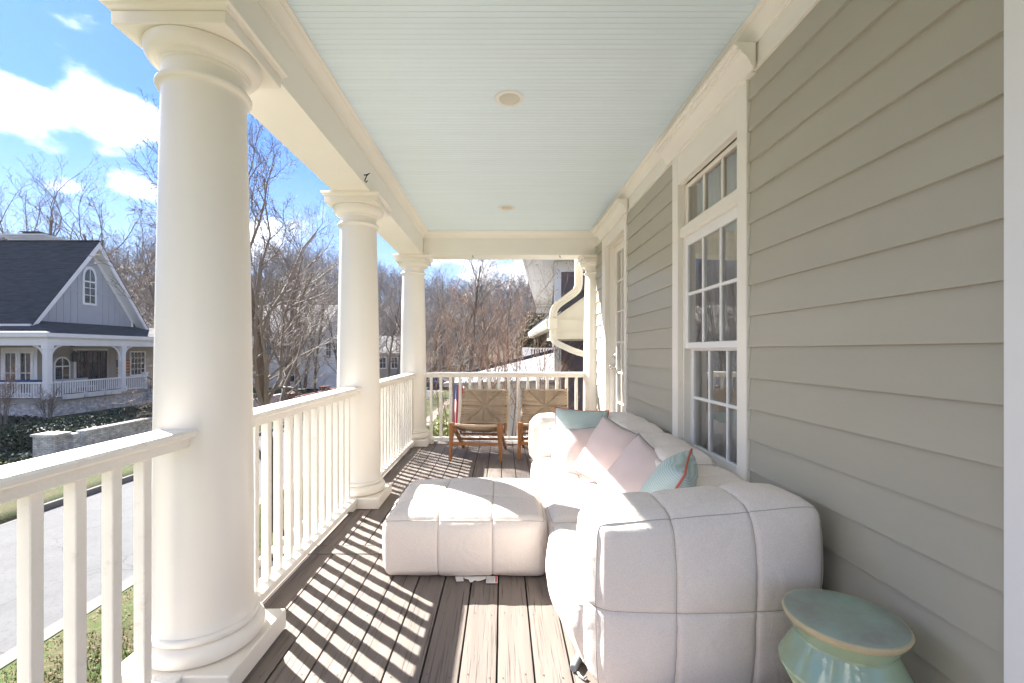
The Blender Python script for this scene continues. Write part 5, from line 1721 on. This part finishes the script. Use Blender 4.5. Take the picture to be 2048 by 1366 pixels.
# front door with side lights
mb = MB(); mb.box(HX + 0.0305, HX + 0.06, 28.62, 31.05, PZ, 1.38); mb.build("door_surround", M['white_trim'], gh)
framed("side_light", gh, HX + 0.061, 28.78, 29.35, PZ + 0.05, 1.25, None, 2, 2, 'x', M['door_brown'], 0.07)
framed("front_door", gh, HX + 0.061, 29.42, 30.38, PZ + 0.02, 1.25, None, 2, 1, 'x', M['door_brown'], 0.12)
framed("side_light", gh, HX + 0.061, 30.45, 30.95, PZ + 0.05, 1.25, None, 2, 2, 'x', M['door_brown'], 0.07)
framed("sash_window", gh, HX + 0.031, 32.9, 34.3, -0.6, 1.2, None, 4, 4, 'x', M['white_trim'], 0.08)
mb = MB()
for i in range(9):
    mb.box(PX + 0.1 + 0.28 * i, PX + 0.1 + 0.28 * (i + 1), 31.6, 33.2, -3.0, PZ - 0.17 * (i + 1) + 0.1)
mb.build("front_steps", M['brick_white'], gh)
# stair handrail
hr = thing("handrail", "black iron handrail beside the front steps of the grey gabled house", "handrail", (PX + 1.3, 31.5, -2.4))
mb = MB(); mb.tube([(PX + 0.15, 31.5, PZ + 0.85), (PX + 2.5, 31.5, -2.05), (PX + 2.6, 31.5, -2.05)], 0.025, 6); mb.build("rail", M['iron'], hr)
ib = MB()
for i in range(13):
    x = PX + 0.2 + 0.195 * i; zt2 = PZ + 0.85 - (x - PX - 0.15) * 0.638
    m1_ = MB(); m1_.box(x - 0.011, x + 0.011, 31.489, 31.511, zt2 - 0.86, zt2)
    m1_.build("baluster", M['iron'], hr)
# things on that porch
fl = thing("wooden_flag", "rust and tan striped wooden flag hung on the grey house's porch wall", "flag", (HX + 0.06, 32.4, 0.2))
mb = MB()
mb.cur = 0
for i in range(9):
    mb.cur = i % 2
    mb.box(HX + 0.055, HX + 0.075, 31.75, 32.95, -0.35 + 0.105 * i, -0.35 + 0.105 * i + 0.1)
mb.build("stripe", [M['flag_rust'], M['flag_tan']], fl)
mb = MB(); mb.box(HX + 0.0755, HX + 0.085, 31.75, 32.2, 0.12, 0.6); mb.build("canton", M['flag_navy'], fl)
for i, (y, lab) in enumerate([(26.0, "white planter box hung on the grey house's porch rail, nearest its corner post"), (27.35, "white planter box in the middle of three on the grey house's porch rail"), (28.6, "white planter box beside the far porch post of the grey house")]):
    pb = thing("planter_box", lab, "planter", (PX + 0.24, y, PZ - 0.05), "planter boxes on the grey house's porch rail")
    mb = MB(); mb.prism([(PX + 0.12, PZ - 0.08), (PX + 0.36, PZ - 0.08), (PX + 0.40, PZ + 0.2), (PX + 0.10, PZ + 0.2)], 'y', y - 0.52, y + 0.52); mb.build("box", M['white_trim'], pb)
    mb = MB(); mb.box(PX + 0.13, PX + 0.37, y - 0.49, y + 0.49, PZ + 0.2005, PZ + 0.215); mb.build("soil", M['dark'], pb)
fan = thing("ceiling_fan", "dark ceiling fan under the grey house's porch roof", "ceiling fan", (-25.9, 27.4, 1.6))
mb = MB(); mb.lathe([(0.02, 1.99), (0.03, 1.75), (0.14, 1.72), (0.17, 1.60), (0.10, 1.50), (0.02, 1.47)], (-25.9, 27.4), 16); mb.build("motor", M['iron'], fan, smooth=40)
for i in range(5):
    a = i * 2 * math.pi / 5 + 0.3
    mb = MB(); mb.bar((-25.9 + 0.15 * math.cos(a), 27.4 + 0.15 * math.sin(a), 1.62), (-25.9 + 0.85 * math.cos(a), 27.4 + 0.85 * math.sin(a), 1.62), 0.15, 0.015); mb.build("blade", M['door_brown'], fan)
lt = thing("wall_lantern", "dark metal lantern on the grey house wall between arched window and front door", "lantern", (HX + 0.2, 28.45, 0.9))
mb = MB(); mb.lathe([(0.10, 0.55), (0.14, 0.62), (0.14, 0.95), (0.17, 0.96), (0.06, 1.18), (0.02, 1.24)], (HX + 0.2, 28.5), 6); mb.build("cage", M['iron'], lt)
mb = MB(); mb.box(HX + 0.03, HX + 0.2, 28.48, 28.52, 1.2, 1.24); mb.build("arm", M['iron'], lt)
bn = thing("porch_bench", "grey bench on the grey house's porch behind the planter boxes", "bench", (-25.8, 27.6, PZ))
mb = MB(); mb.box(-26.1, -25.5, 26.6, 28.6, PZ + 0.40, PZ + 0.48); mb.build("seat", M['grey_siding'], bn)
mb = MB(); mb.box(-26.12, -26.05, 26.6, 28.6, PZ + 0.485, PZ + 0.95); mb.build("backrest", M['grey_siding'], bn)
for y in (26.65, 28.5):
    for x in (-26.08, -25.56):
        mb = MB(); mb.box(x, x + 0.06, y, y + 0.06, PZ, PZ + 0.3995); mb.build("leg", M['grey_siding'], bn)
tc_ = thing("blue_cover", "blue cloth cover on a low table behind the grey house's left porch rail", "table", (-27.6, 25.9, PZ))
mb = MB(); mb.box(-28.6, -26.4, 25.5, 26.15, PZ + 0.86, PZ + 0.97); mb.build("cloth", M['blue_cloth'], tc_)
for x in (-28.5, -26.55):
    mb = MB(); mb.box(x, x + 0.07, 25.6, 26.05, PZ, PZ + 0.8595); mb.build("leg", M['white_trim'], tc_)

# hedge, retaining wall, ivy, bare bush
rw = thing("retaining_wall", "low whitewashed brick retaining wall with a square end pier by the street", "wall", (-16.4, 20, -3))
def pier_wall():
    mb = MB(); mb.box(-16.75, -16.45, 17.9, 36, -3.2, -1.98); mb.build("wall_run", M['brick_white'], rw)
    cmesh = MB(); cmesh.bbox(-0.19, 0.19, 0.005, 0.105, 0, 0.07, 0.008); cme = cmesh.mesh("cap_brick", M['brick_white'])
    for i in range(80):
        piece("cap_brick", cme, rw, (-16.6, 17.91 + 0.112 * i, -1.979), (0, 0, rg.uniform(-0.02, 0.02)))
    mb = MB(); mb.box(-17.55, -16.85, 17.0, 17.6, -3.2, -1.98); mb.box(-17.6, -16.7, 16.95, 17.65, -1.9795, -1.90)
    mb.box(-17.0, -16.6, 17.6, 17.9, -3.2, -1.99)
    mb.build("end_pier", M['brick_white'], rw)
pier_wall()
mb = MB()
for (x0, x1, y0, y1, z0, z1, n) in [(-20.6, -17.2, 18.3, 33, -2.9, -1.86, 16000)]:
    for _ in range(n):
        x, y = rg.uniform(x0, x1), rg.uniform(y0, y1)
        zt3 = z1 + 0.12 * mnoise.noise(Vector((x * 1.3, y * 1.3, 2))) - 0.25 * max(0, abs((x - (x0 + x1) / 2) / ((x1 - x0) / 2)) - 0.8) * 5
        z = zt3 if rg.random() < 0.6 else rg.uniform(z0, zt3)
        if z < zt3 - 0.02 and rg.random() < 0.8: x = rg.choice((x0, x1)) + rg.gauss(0, 0.06)
        if z < zt3 - 0.02 and rg.random() < 0.25: x = rg.uniform(x0, x1); y = y0 + abs(rg.gauss(0, 0.12))
        a = Vector((rg.gauss(0, 1), rg.gauss(0, 1), rg.gauss(0, 1))).normalized(); b = a.orthogonal().normalized(); s_ = rg.uniform(0.05, 0.1)
        p = Vector((x, y, z))
        mb.add([tuple(p - a * s_), tuple(p - b * s_ * 0.5), tuple(p + a * s_), tuple(p + b * s_ * 0.5)], [(0, 1, 2, 3)])
hd = thing("hedge", "clipped dark green hedge between the retaining wall and the grey house", "hedge", (-18.9, 25, -2.9))
mb.build("foliage", M['evergreen'], hd)
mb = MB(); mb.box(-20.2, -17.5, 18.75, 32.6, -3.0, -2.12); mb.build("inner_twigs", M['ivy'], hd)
mb = MB()
for _ in range(15000):
    x, y = rg.uniform(-31, -17.7), rg.uniform(15.5, 24.6)
    if mnoise.noise(Vector((x * 0.5, y * 0.5, 9))) < -0.12: continue
    z = ground_z(x, y) + 0.02 + 0.16 * max(0, mnoise.noise(Vector((x, y, 4)))) + rg.uniform(0, 0.1)
    a = Vector((rg.gauss(0, 1), rg.gauss(0, 1), rg.gauss(0, 0.5))).normalized(); b = a.orthogonal().normalized(); s_ = rg.uniform(0.05, 0.1)
    p = Vector((x, y, z)); mb.add([tuple(p - a * s_), tuple(p - b * s_ * 0.6), tuple(p + a * s_), tuple(p + b * s_ * 0.6)], [(0, 1, 2, 3)])
mb.build("ground_ivy", M['ivy'], kind='stuff')
a_, b_, c_m = multi_stem(21, 1.75, 16, 0.75, r=0.02, seeds=False)
t = thing("bare_bush", "bare brown bush in front of the grey house's whitewashed brick base", "shrub", (-23.4, 23.4, -2.55))
for nm, mm in (("stems", a_), ("twigs", b_)):
    o = bpy.data.objects.new(nm, mm.mesh(nm, M['twig'], True)); COL.objects.link(o); o.parent = t
a_, b_, c_m = multi_stem(25, 2.6, 9, 0.8, r=0.02, seeds=True)
t = thing("budding_shrub", "reddish budding shrub at the left edge before the grey house's porch", "shrub", (-24.8, 22.6, -2.5))
for nm, mm, k in (("stems", a_, 'twig'), ("twigs", b_, 'twig_red'), ("buds", c_m, 'seed')):
    o = bpy.data.objects.new(nm, mm.mesh(nm, M[k], nm != "buds")); COL.objects.link(o); o.parent = t
    if nm == "buds": o['kind'] = 'stuff'
pt_ = MB(); pt_.lathe([(0.30, -2.9), (0.36, -2.78), (0.37, -2.62), (0.33, -2.60), (0.30, -2.66), (0.02, -2.68)], (-15.9, 16.6), 20)
tag(pt_.build("garden_tub", M['plastic'], smooth=40), "grey tub on the ground at the foot of the whitewashed brick pier", "tub")

# ------------------------------------------------------------------ houses farther up the street
def simple_house(lab, x0, x1, y0, y1, z0, ze, zr, wall, roof, wins, doors=()):
    h = thing("house", lab, "house", ((x0 + x1) / 2, (y0 + y1) / 2, z0))
    mb = MB(); mb.box(x0, x1, y0, y1, z0, ze); 
    ym = (y0 + y1) / 2
    mb.prism([(y0, ze), (y1, ze), (ym, zr - 0.15)], 'x', x0 + 0.01, x1 - 0.01)
    mb.build("wall", M[wall], h)
    mb = MB(); o = 0.45; n = 14
    for sd in (-1, 1):
        ye = ym + sd * ((y1 - y0) / 2 + o)
        zE = ze - (zr - ze) / ((y1 - y0) / 2) * o
        for k in range(n):
            a, b = k / n, (k + 1) / n
            P0, P1 = (ym + (ye - ym) * a, zr + (zE - zr) * a), (ym + (ye - ym) * b, zr + (zE - zr) * b + 0.02)
            mb.add([(x0 - o, P0[0], P0[1]), (x1 + o, P0[0], P0[1]), (x1 + o, P1[0], P1[1]), (x0 - o, P1[0], P1[1])], [(0, 1, 2, 3) if sd > 0 else (3, 2, 1, 0)])
        mb.box(x0 - o, x1 + o, *sorted((ye, ye - sd * 0.1)), zE - 0.2, zE + 0.01)
    mb.build("roof", M[roof], h)
    for (kind, a0, a1, b0, b1) in wins:
        if kind == 'y': framed("window", h, y0, a0, a1, b0, b1, None, 2, 2, 'y', M['white_trim'], 0.1, 0.04, -1)
        else: framed("window", h, x1, a0, a1, b0, b1, None, 2, 2, 'x', M['white_trim'], 0.1, 0.04, 1)
    return h
h1 = simple_house("white house with a pale shingled roof behind the bare street tree", -30, -18.5, 46, 55, -2.6, 3.3, 6.3, 'white_siding', 'shingle_pale',
             [('y', -24.5, -23.2, 0.4, 2.2), ('y', -22.2, -20.9, 0.4, 2.2), ('y', -28, -26.6, 0.4, 2.2), ('x', 47.5, 49, 0.4, 2.2), ('x', 51.5, 53, 0.4, 2.2), ('y', -22.2, -20.9, -2.0, -0.4)])
# porch with stairs on the white house
mb = MB(); mb.box(-18.4, -15.8, 47, 53.5, -2.9, -1.2); mb.build("porch_base", M['white_siding'], h1)
mb = MB()
for k in range(8): mb.box(-18.0, -16.4, 46.98 - 0.3 * (k + 1), 46.98 - 0.3 * k, -3.0, -1.2 - 0.19 * (k + 1))
mb.build("steps", M['white_siding'], h1)
for xx in (-18.05, -16.35):
    mb = MB(); mb.bar((xx, 47, -0.35), (xx, 44.6, -1.9), 0.07, 0.08)
    for k in range(14):
        y = 46.9 - 0.17 * k; mb.box(xx - 0.02, xx + 0.02, y - 0.02, y + 0.02, -1.3 - (46.9 - y) * 0.64, -0.4 - (46.9 - y) * 0.64)
    mb.build("stair_rail", M['white_trim'], h1)
simple_house("small pale house low in the thicket beyond the white house", -17.5, -13.6, 62, 70, -2.8, 1.2, 3.4, 'taupe_siding', 'shingle_pale', [('y', -16.8, -15.8, -1.2, 0.4), ('y', -15.2, -14.2, -1.2, 0.4)])
bw = thing("brick_wall", "low red brick street wall below the bare street tree's branches", "wall", (-14.5, 36, -3))
mb = MB(); mb.box(-14.7, -14.4, 31, 44, -3.2, -2.0); mb.build("wall_run", M['brick_red'], bw)
for y in (31, 37.2, 43.8):
    mb = MB(); mb.box(-14.85, -14.25, y - 0.3, y + 0.3, -3.2, -1.75); mb.box(-14.9, -14.2, y - 0.35, y + 0.35, -1.7495, -1.65); mb.build("pier", M['brick_red'], bw)
mbx = thing("mailbox", "small white mailbox on a post near the red brick street wall", "mailbox", (-12.7, 26.5, -3))
mb = MB(); mb.box(-12.75, -12.65, 26.45, 26.55, -3.1, -2.0); mb.build("post", M['white_trim'], mbx)
mb = MB(); mb.prism([(-12.82, -1.999), (-12.58, -1.999), (-12.58, -1.86), (-12.64, -1.79), (-12.76, -1.79), (-12.82, -1.86)], 'y', 26.25, 26.75); mb.build("box", M['white_trim'], mbx)
# parked car far down the street
car = thing("parked_car", "dark blue car parked far down the street behind the corner column", "car", (-7.9, 52, -3))
mb = MB(); mb.prism([(49.8, -2.72), (54.2, -2.72), (54.25, -2.2), (53.4, -2.1), (50.2, -2.02), (49.78, -2.2)], 'x', -8.75, -7.05); mb.build("body", M['car_paint'], car)
mb = MB(); mb.prism([(50.2, -2.02), (53.3, -2.1), (52.5, -1.52), (50.8, -1.50)], 'x', -8.62, -7.18); mb.build("cabin", M['far_glass'], car)
mb = MB(); mb.prism([(50.82, -1.499), (52.48, -1.519), (52.3, -1.46), (51.0, -1.45)], 'x', -8.58, -7.22); mb.build("roof_panel", M['car_paint'], car)
for x in (-8.8, -7.2):
    for y in (50.6, 53.3):
        w = MB(); n = 16
        w.prism([(y + 0.33 * math.cos(2 * math.pi * i / n), -2.67 + 0.33 * math.sin(2 * math.pi * i / n)) for i in range(n)], 'x', x, x + 0.2)
        w.build("wheel", M['tyre'], car)

# ------------------------------------------------------------------ plum house next door (turned a little)
rot = R(-5.8)
def NB(x, y):   # local -> world about the near corner
    c_, s_ = math.cos(rot), math.sin(rot)
    return (1.385 + x * c_ - y * s_, 12.0 + x * s_ + y * c_)
nh = thing("plum_house", "plum grey sided house with a deep white eave just beyond the end of the porch", "house", (1.385, 12.0, -1.8), rz=rot)
def nchild(name, mb, mat, smooth=False, par=None):
    mb.v = [(a, b, c + 1.8) for a, b, c in mb.v]
    o = bpy.data.objects.new(name, mb.mesh(name, mat, smooth)); COL.objects.link(o); o.parent = par or nh
    return o
mb = MB(); mb.box(0.01, 8, 0.01, 12, -3.2, 3.58); nchild("wall", mb, M['plum_siding'])
ps = MB(); ps.prism([(-0.011, 0.0), (0.0095, 0.0), (0.0095, 0.17), (0.006, 0.17)][::-1], 'x', 0.1, 4.0); psm = ps.mesh("siding_board", M['plum_siding'])
for i in range(34):
    o = bpy.data.objects.new("siding_board", psm); COL.objects.link(o); o.parent = nh; o.location = (0, 0, -2.2 + 0.162 * i + 1.8)
mb = MB(); mb.box(-0.02, 0.16, -0.025, 0.14, -3.2, 3.3); nchild("corner_board", mb, M['white_trim'])
mb = MB(); mb.box(-0.02, 4.2, -0.03, 0.009, 3.3, 3.585); nchild("frieze_board", mb, M['white_trim'])
mb = MB(); mb.box(-0.78, 0.0, -0.5, 12.4, 3.59, 3.63)
for x in (-0.62, -0.33, -0.06): mb.box(x, x + 0.02, -0.5, 11.19, 3.574, 3.5895)
mb.box(0.0, 8, -0.5, 12.4, 3.5901, 3.63)
nchild("soffit", mb, M['white_trim'])
mb = MB(); mb.box(-0.84, 0.0, 12.401, 12.47, 3.25, 3.63); mb.box(-0.80, -0.02, 11.2, 12.4, 3.50, 3.58); nchild("eave_return", mb, M['white_trim'])
mb = MB(); mb.box(-0.84, -0.781, -0.55, 12.45, 3.56, 3.78); nchild("fascia", mb, M['white_trim'])
mb = MB(); mb.prism([(-0.9, 3.782), (8, 3.782), (8, 8.0), (3.6, 6.6)], 'y', -0.6, 12.5); nchild("roof", mb, M['shingle'])
# small white side window frame by the corner
# outbuilding with sloping parapet and railing
ob = thing("white_outbuilding", "low white outbuilding with a pale sloping metal roof behind the crape myrtles", "building", (0.5, 14.5, -2))
mb = MB(); mb.box(-1.55, 2.05, 13.2, 18.5, -2.5, 0.28); mb.build("wall", M['white_siding'], ob)
# pale roof, its far edge climbing to the right
mb = MB()
F0, F1, K0, K1 = (-1.7, 13.0, 0.30), (2.15, 13.0, 0.42), (-1.7, 17.0, 0.25), (2.15, 17.0, 1.22)
mb.add([F0, F1, K1, K0] + [(a, b, c - 0.08) for a, b, c in (F0, F1, K1, K0)], [(0, 1, 2, 3), (7, 6, 5, 4), (0, 4, 5, 1), (1, 5, 6, 2), (2, 6, 7, 3), (3, 7, 4, 0)])
M['pale_metal'] = pm("pale metal roofing", (0.40, 0.40, 0.39), 0.45, 0.08, 2)
ro = mb.build("roof", M['pale_metal'], ob)
seam = MB()
for i in range(9):
    x = -1.5 + 0.44 * i; t = (x + 1.7) / 3.85
    seam.bar((x, 13.0, 0.30 + 0.12 * t + 0.018), (x, 17.0, 0.25 + 0.97 * t + 0.018), 0.022, 0.036)
seam.build("roof_seam", M['pale_metal'], ro)
mb = MB(); mb.bar((-1.7, 17.0, 0.30), (2.15, 17.0, 1.27), 0.22, 0.16); mb.build("ridge_flashing", M['shingle'], ro)
wb = MB(); wb.prism([(-0.012, 0), (0.0, 0), (0.0, 0.17), (-0.003, 0.17)][::-1], 'x', -1.54, 2.04)
wbm = wb.mesh("siding_board", M['white_siding'])
for i in range(14):
    piece("siding_board", wbm, ob, (0, 13.199, -2.3 + 0.175 * i))
rl = thing("terrace_railing", "white terrace railing above the outbuilding roof beside the plum house", "railing", (1.4, 19.8, 1.0))
mb = MB(); mb.box(0.85, 2.5, 19.77, 19.83, 1.30, 1.36); mb.box(0.85, 2.5, 19.77, 19.83, 0.55, 0.62); mb.box(0.85, 1.25, 19.76, 19.84, 0.5, 1.38); mb.build("rail", M['white_trim'], rl)
tb = MB(); tb.box(-0.025, 0.025, -0.02, 0.02, 0.62, 1.30); tbm = tb.mesh("baluster", M['white_trim'])
for i in range(11): piece("baluster", tbm, rl, (1.33 + 0.115 * i, 19.8, 0))
mb = MB(); mb.box(0.4, 2.6, 19.75, 21.5, 0.2, 0.55); mb.build("terrace", M['white_siding'], rl)

# side roof, gutters and downspouts of the porch's own house
sr = thing("side_porch_roof", "cream boxed side roof with a dark roof edge just beyond the end railing", "roof", (1.4, 6.9, 1.7))
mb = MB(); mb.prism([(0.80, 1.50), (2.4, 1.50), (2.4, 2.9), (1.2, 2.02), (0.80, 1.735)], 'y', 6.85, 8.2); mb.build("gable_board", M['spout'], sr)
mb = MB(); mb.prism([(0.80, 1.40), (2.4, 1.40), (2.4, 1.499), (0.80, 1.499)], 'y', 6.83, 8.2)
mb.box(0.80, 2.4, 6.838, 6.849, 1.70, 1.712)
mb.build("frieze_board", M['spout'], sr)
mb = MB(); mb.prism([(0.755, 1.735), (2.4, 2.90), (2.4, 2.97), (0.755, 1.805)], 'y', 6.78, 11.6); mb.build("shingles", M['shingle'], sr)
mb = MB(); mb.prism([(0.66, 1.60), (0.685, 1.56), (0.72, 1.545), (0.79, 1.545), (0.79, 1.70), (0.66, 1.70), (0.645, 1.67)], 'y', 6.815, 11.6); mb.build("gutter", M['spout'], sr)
def spout(lab, ctrl, w):
    t = thing("downspout", lab, "downspout", ctrl[0], "cream downspouts at the end of the porch")
    # rounded elbows from a corner-cut path
    pts = [Vector(ctrl[0])]
    for a, b, c in zip(ctrl[:-2], ctrl[1:-1], ctrl[2:]):
        a, b, c = Vector(a), Vector(b), Vector(c); d = 0.09
        p0 = b + (a - b).normalized() * d; p1 = b + (c - b).normalized() * d
        for i in range(7):
            s_ = i / 6; pts.append(p0 * (1 - s_) ** 2 + b * 2 * s_ * (1 - s_) + p1 * s_ ** 2)
    pts.append(Vector(ctrl[-1]))
    mb = MB()
    n = len(pts); hw, hh = w / 2, w * 0.38
    b0 = 0
    prof = [(-hw, -hh), (-hw * 0.5, -hh), (-hw * 0.4, -hh * 0.86), (-hw * 0.1, -hh * 0.86), (0, -hh), (hw * 0.1, -hh * 0.86), (hw * 0.4, -hh * 0.86), (hw * 0.5, -hh), (hw, -hh), (hw, hh), (-hw, hh)]
    for i, p in enumerate(pts):
        d = (pts[min(i + 1, n - 1)] - pts[max(i - 1, 0)]).normalized()
        v = Vector((0, 1, 0)); u = v.cross(d).normalized(); v2 = d.cross(u)
        k = 1.0 + (0.035 if i % 2 else -0.02) if 0 < i < n - 1 else 1.0
        for a, b in prof:
            q = p + u * a * k + v2 * b * k; mb.v.append(tuple(q))
    m_ = len(prof)
    for i in range(n - 1):
        for k in range(m_):
            k2 = (k + 1) % m_
            mb.face(i * m_ + k, i * m_ + k2, (i + 1) * m_ + k2, (i + 1) * m_ + k)
    mb.face(*range(m_)); mb.face(*range((n - 1) * m_, n * m_))
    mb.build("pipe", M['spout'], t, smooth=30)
    return t
s1 = spout("cream downspout running from the porch beam down over the dark roof edge", [(1.09, 6.5, 2.9), (1.09, 6.52, 2.10), (0.76, 6.70, 1.86), (0.745, 6.74, 1.70)], 0.105)
s2 = spout("curved lower cream downspout under the gutter, heading towards the half hidden column", [(0.745, 6.74, 1.545), (0.745, 6.74, 1.36), (1.02, 6.55, 1.22), (1.35, 6.5, 1.12)], 0.085)
mb = MB(); mb.bbox(0.685, 0.805, 6.67, 6.80, 1.545, 1.70, 0.004); mb.build("outlet_box", M['spout'], s2)

# US flag on a short pole outside the end railing
fg = thing("flag", "small folded stars and stripes flag hanging on a pole behind the end railing", "flag", (-0.80, 7.3, -1.75))
mb = MB(); mb.tube([(-0.80, 7.3, -1.75), (-0.79, 7.3, 0.80)], 0.012, 8); mb.build("pole", M['twig'], fg)
def flagp(u, v):
    # u across the hanging stripes (0..1), v down (0..1)
    a = u * 9.0
    x = -0.79 + 0.05 + (u - 0.35) * 0.20 + 0.02 * math.sin(a) * (0.5 + v)
    y = 7.29 + 0.045 * math.cos(a * 1.0) + 0.03 * math.sin(v * 5)
    z = 0.70 - v * 0.66 - 0.05 * u * (1 - v) + (0.05 * math.sin(u * 7) * v)
    return (x, y, z)
mb = MB(); NU, NV = 26, 20
for j in range(NV + 1):
    for i in range(NU + 1): mb.v.append(flagp(i / NU, j / NV))
for j in range(NV):
    for i in range(NU):
        if j < 8 and i < 14: mb.cur = 2
        else: mb.cur = (i // 3) % 2
        mb.face(j * (NU + 1) + i, j * (NU + 1) + i + 1, (j + 1) * (NU + 1) + i + 1, (j + 1) * (NU + 1) + i)
cloth = mb.build("cloth", [M['flag_red'], M['flag_white'], M['flag_blue']], fg, smooth=True)
mb = MB()
for j in range(8):
    for i in range(6):
        u, v = (1.2 + 2.2 * i + (j % 2) * 1.1) / NU, (0.6 + 0.92 * j) / NV
        if u > 13.6 / NU: continue
        p = Vector(flagp(u, v)); e1 = (Vector(flagp(u + 0.01, v)) - p).normalized(); e2 = (Vector(flagp(u, v + 0.01)) - p).normalized(); nn = e1.cross(e2).normalized()
        if nn.y > 0: nn = -nn
        pts = []
        for k in range(10):
            rr_ = 0.010 if k % 2 == 0 else 0.0042
            a = k * math.pi / 5
            pts.append(tuple(p + nn * 0.004 + e1 * rr_ * math.sin(a) - e2 * rr_ * math.cos(a)))
        c0 = tuple(p + nn * 0.004)
        mb.add(pts + [c0], [(k, (k + 1) % 10, 10) for k in range(10)])
mb.build("star", M['flag_white'], cloth)
# potted stump and log under the end railing
pp = MB(); pp.lathe([(0.14, -1.7), (0.16, -1.6), (0.19, -0.45), (0.2, -0.42), (0.17, -0.40), (0.01, -0.41)], (0.30, 8.1), 18)
tag(pp.build("garden_urn", M['pot'], smooth=40), "tall clay garden urn behind the end railing between the two rope chairs", "urn")

# ------------------------------------------------------------------ haze over the valley
mb = MB(); mb.box(-430, 405, -125, 905, -5.0, 62.0)
hz = bpy.data.materials.new("haze"); hz.use_nodes = True
hn, hl = hz.node_tree.nodes, hz.node_tree.links
hn.clear()
ho = hn.new("ShaderNodeOutputMaterial"); hv = hn.new("ShaderNodeVolumePrincipled")
hv.inputs["Color"].default_value = (0.80, 0.88, 1.0, 1); hv.inputs["Density"].default_value = 0.00027; hv.inputs["Anisotropy"].default_value = 0.2
hl.new(hv.outputs[0], ho.inputs["Volume"])
mb.build("haze", hz, kind='stuff')
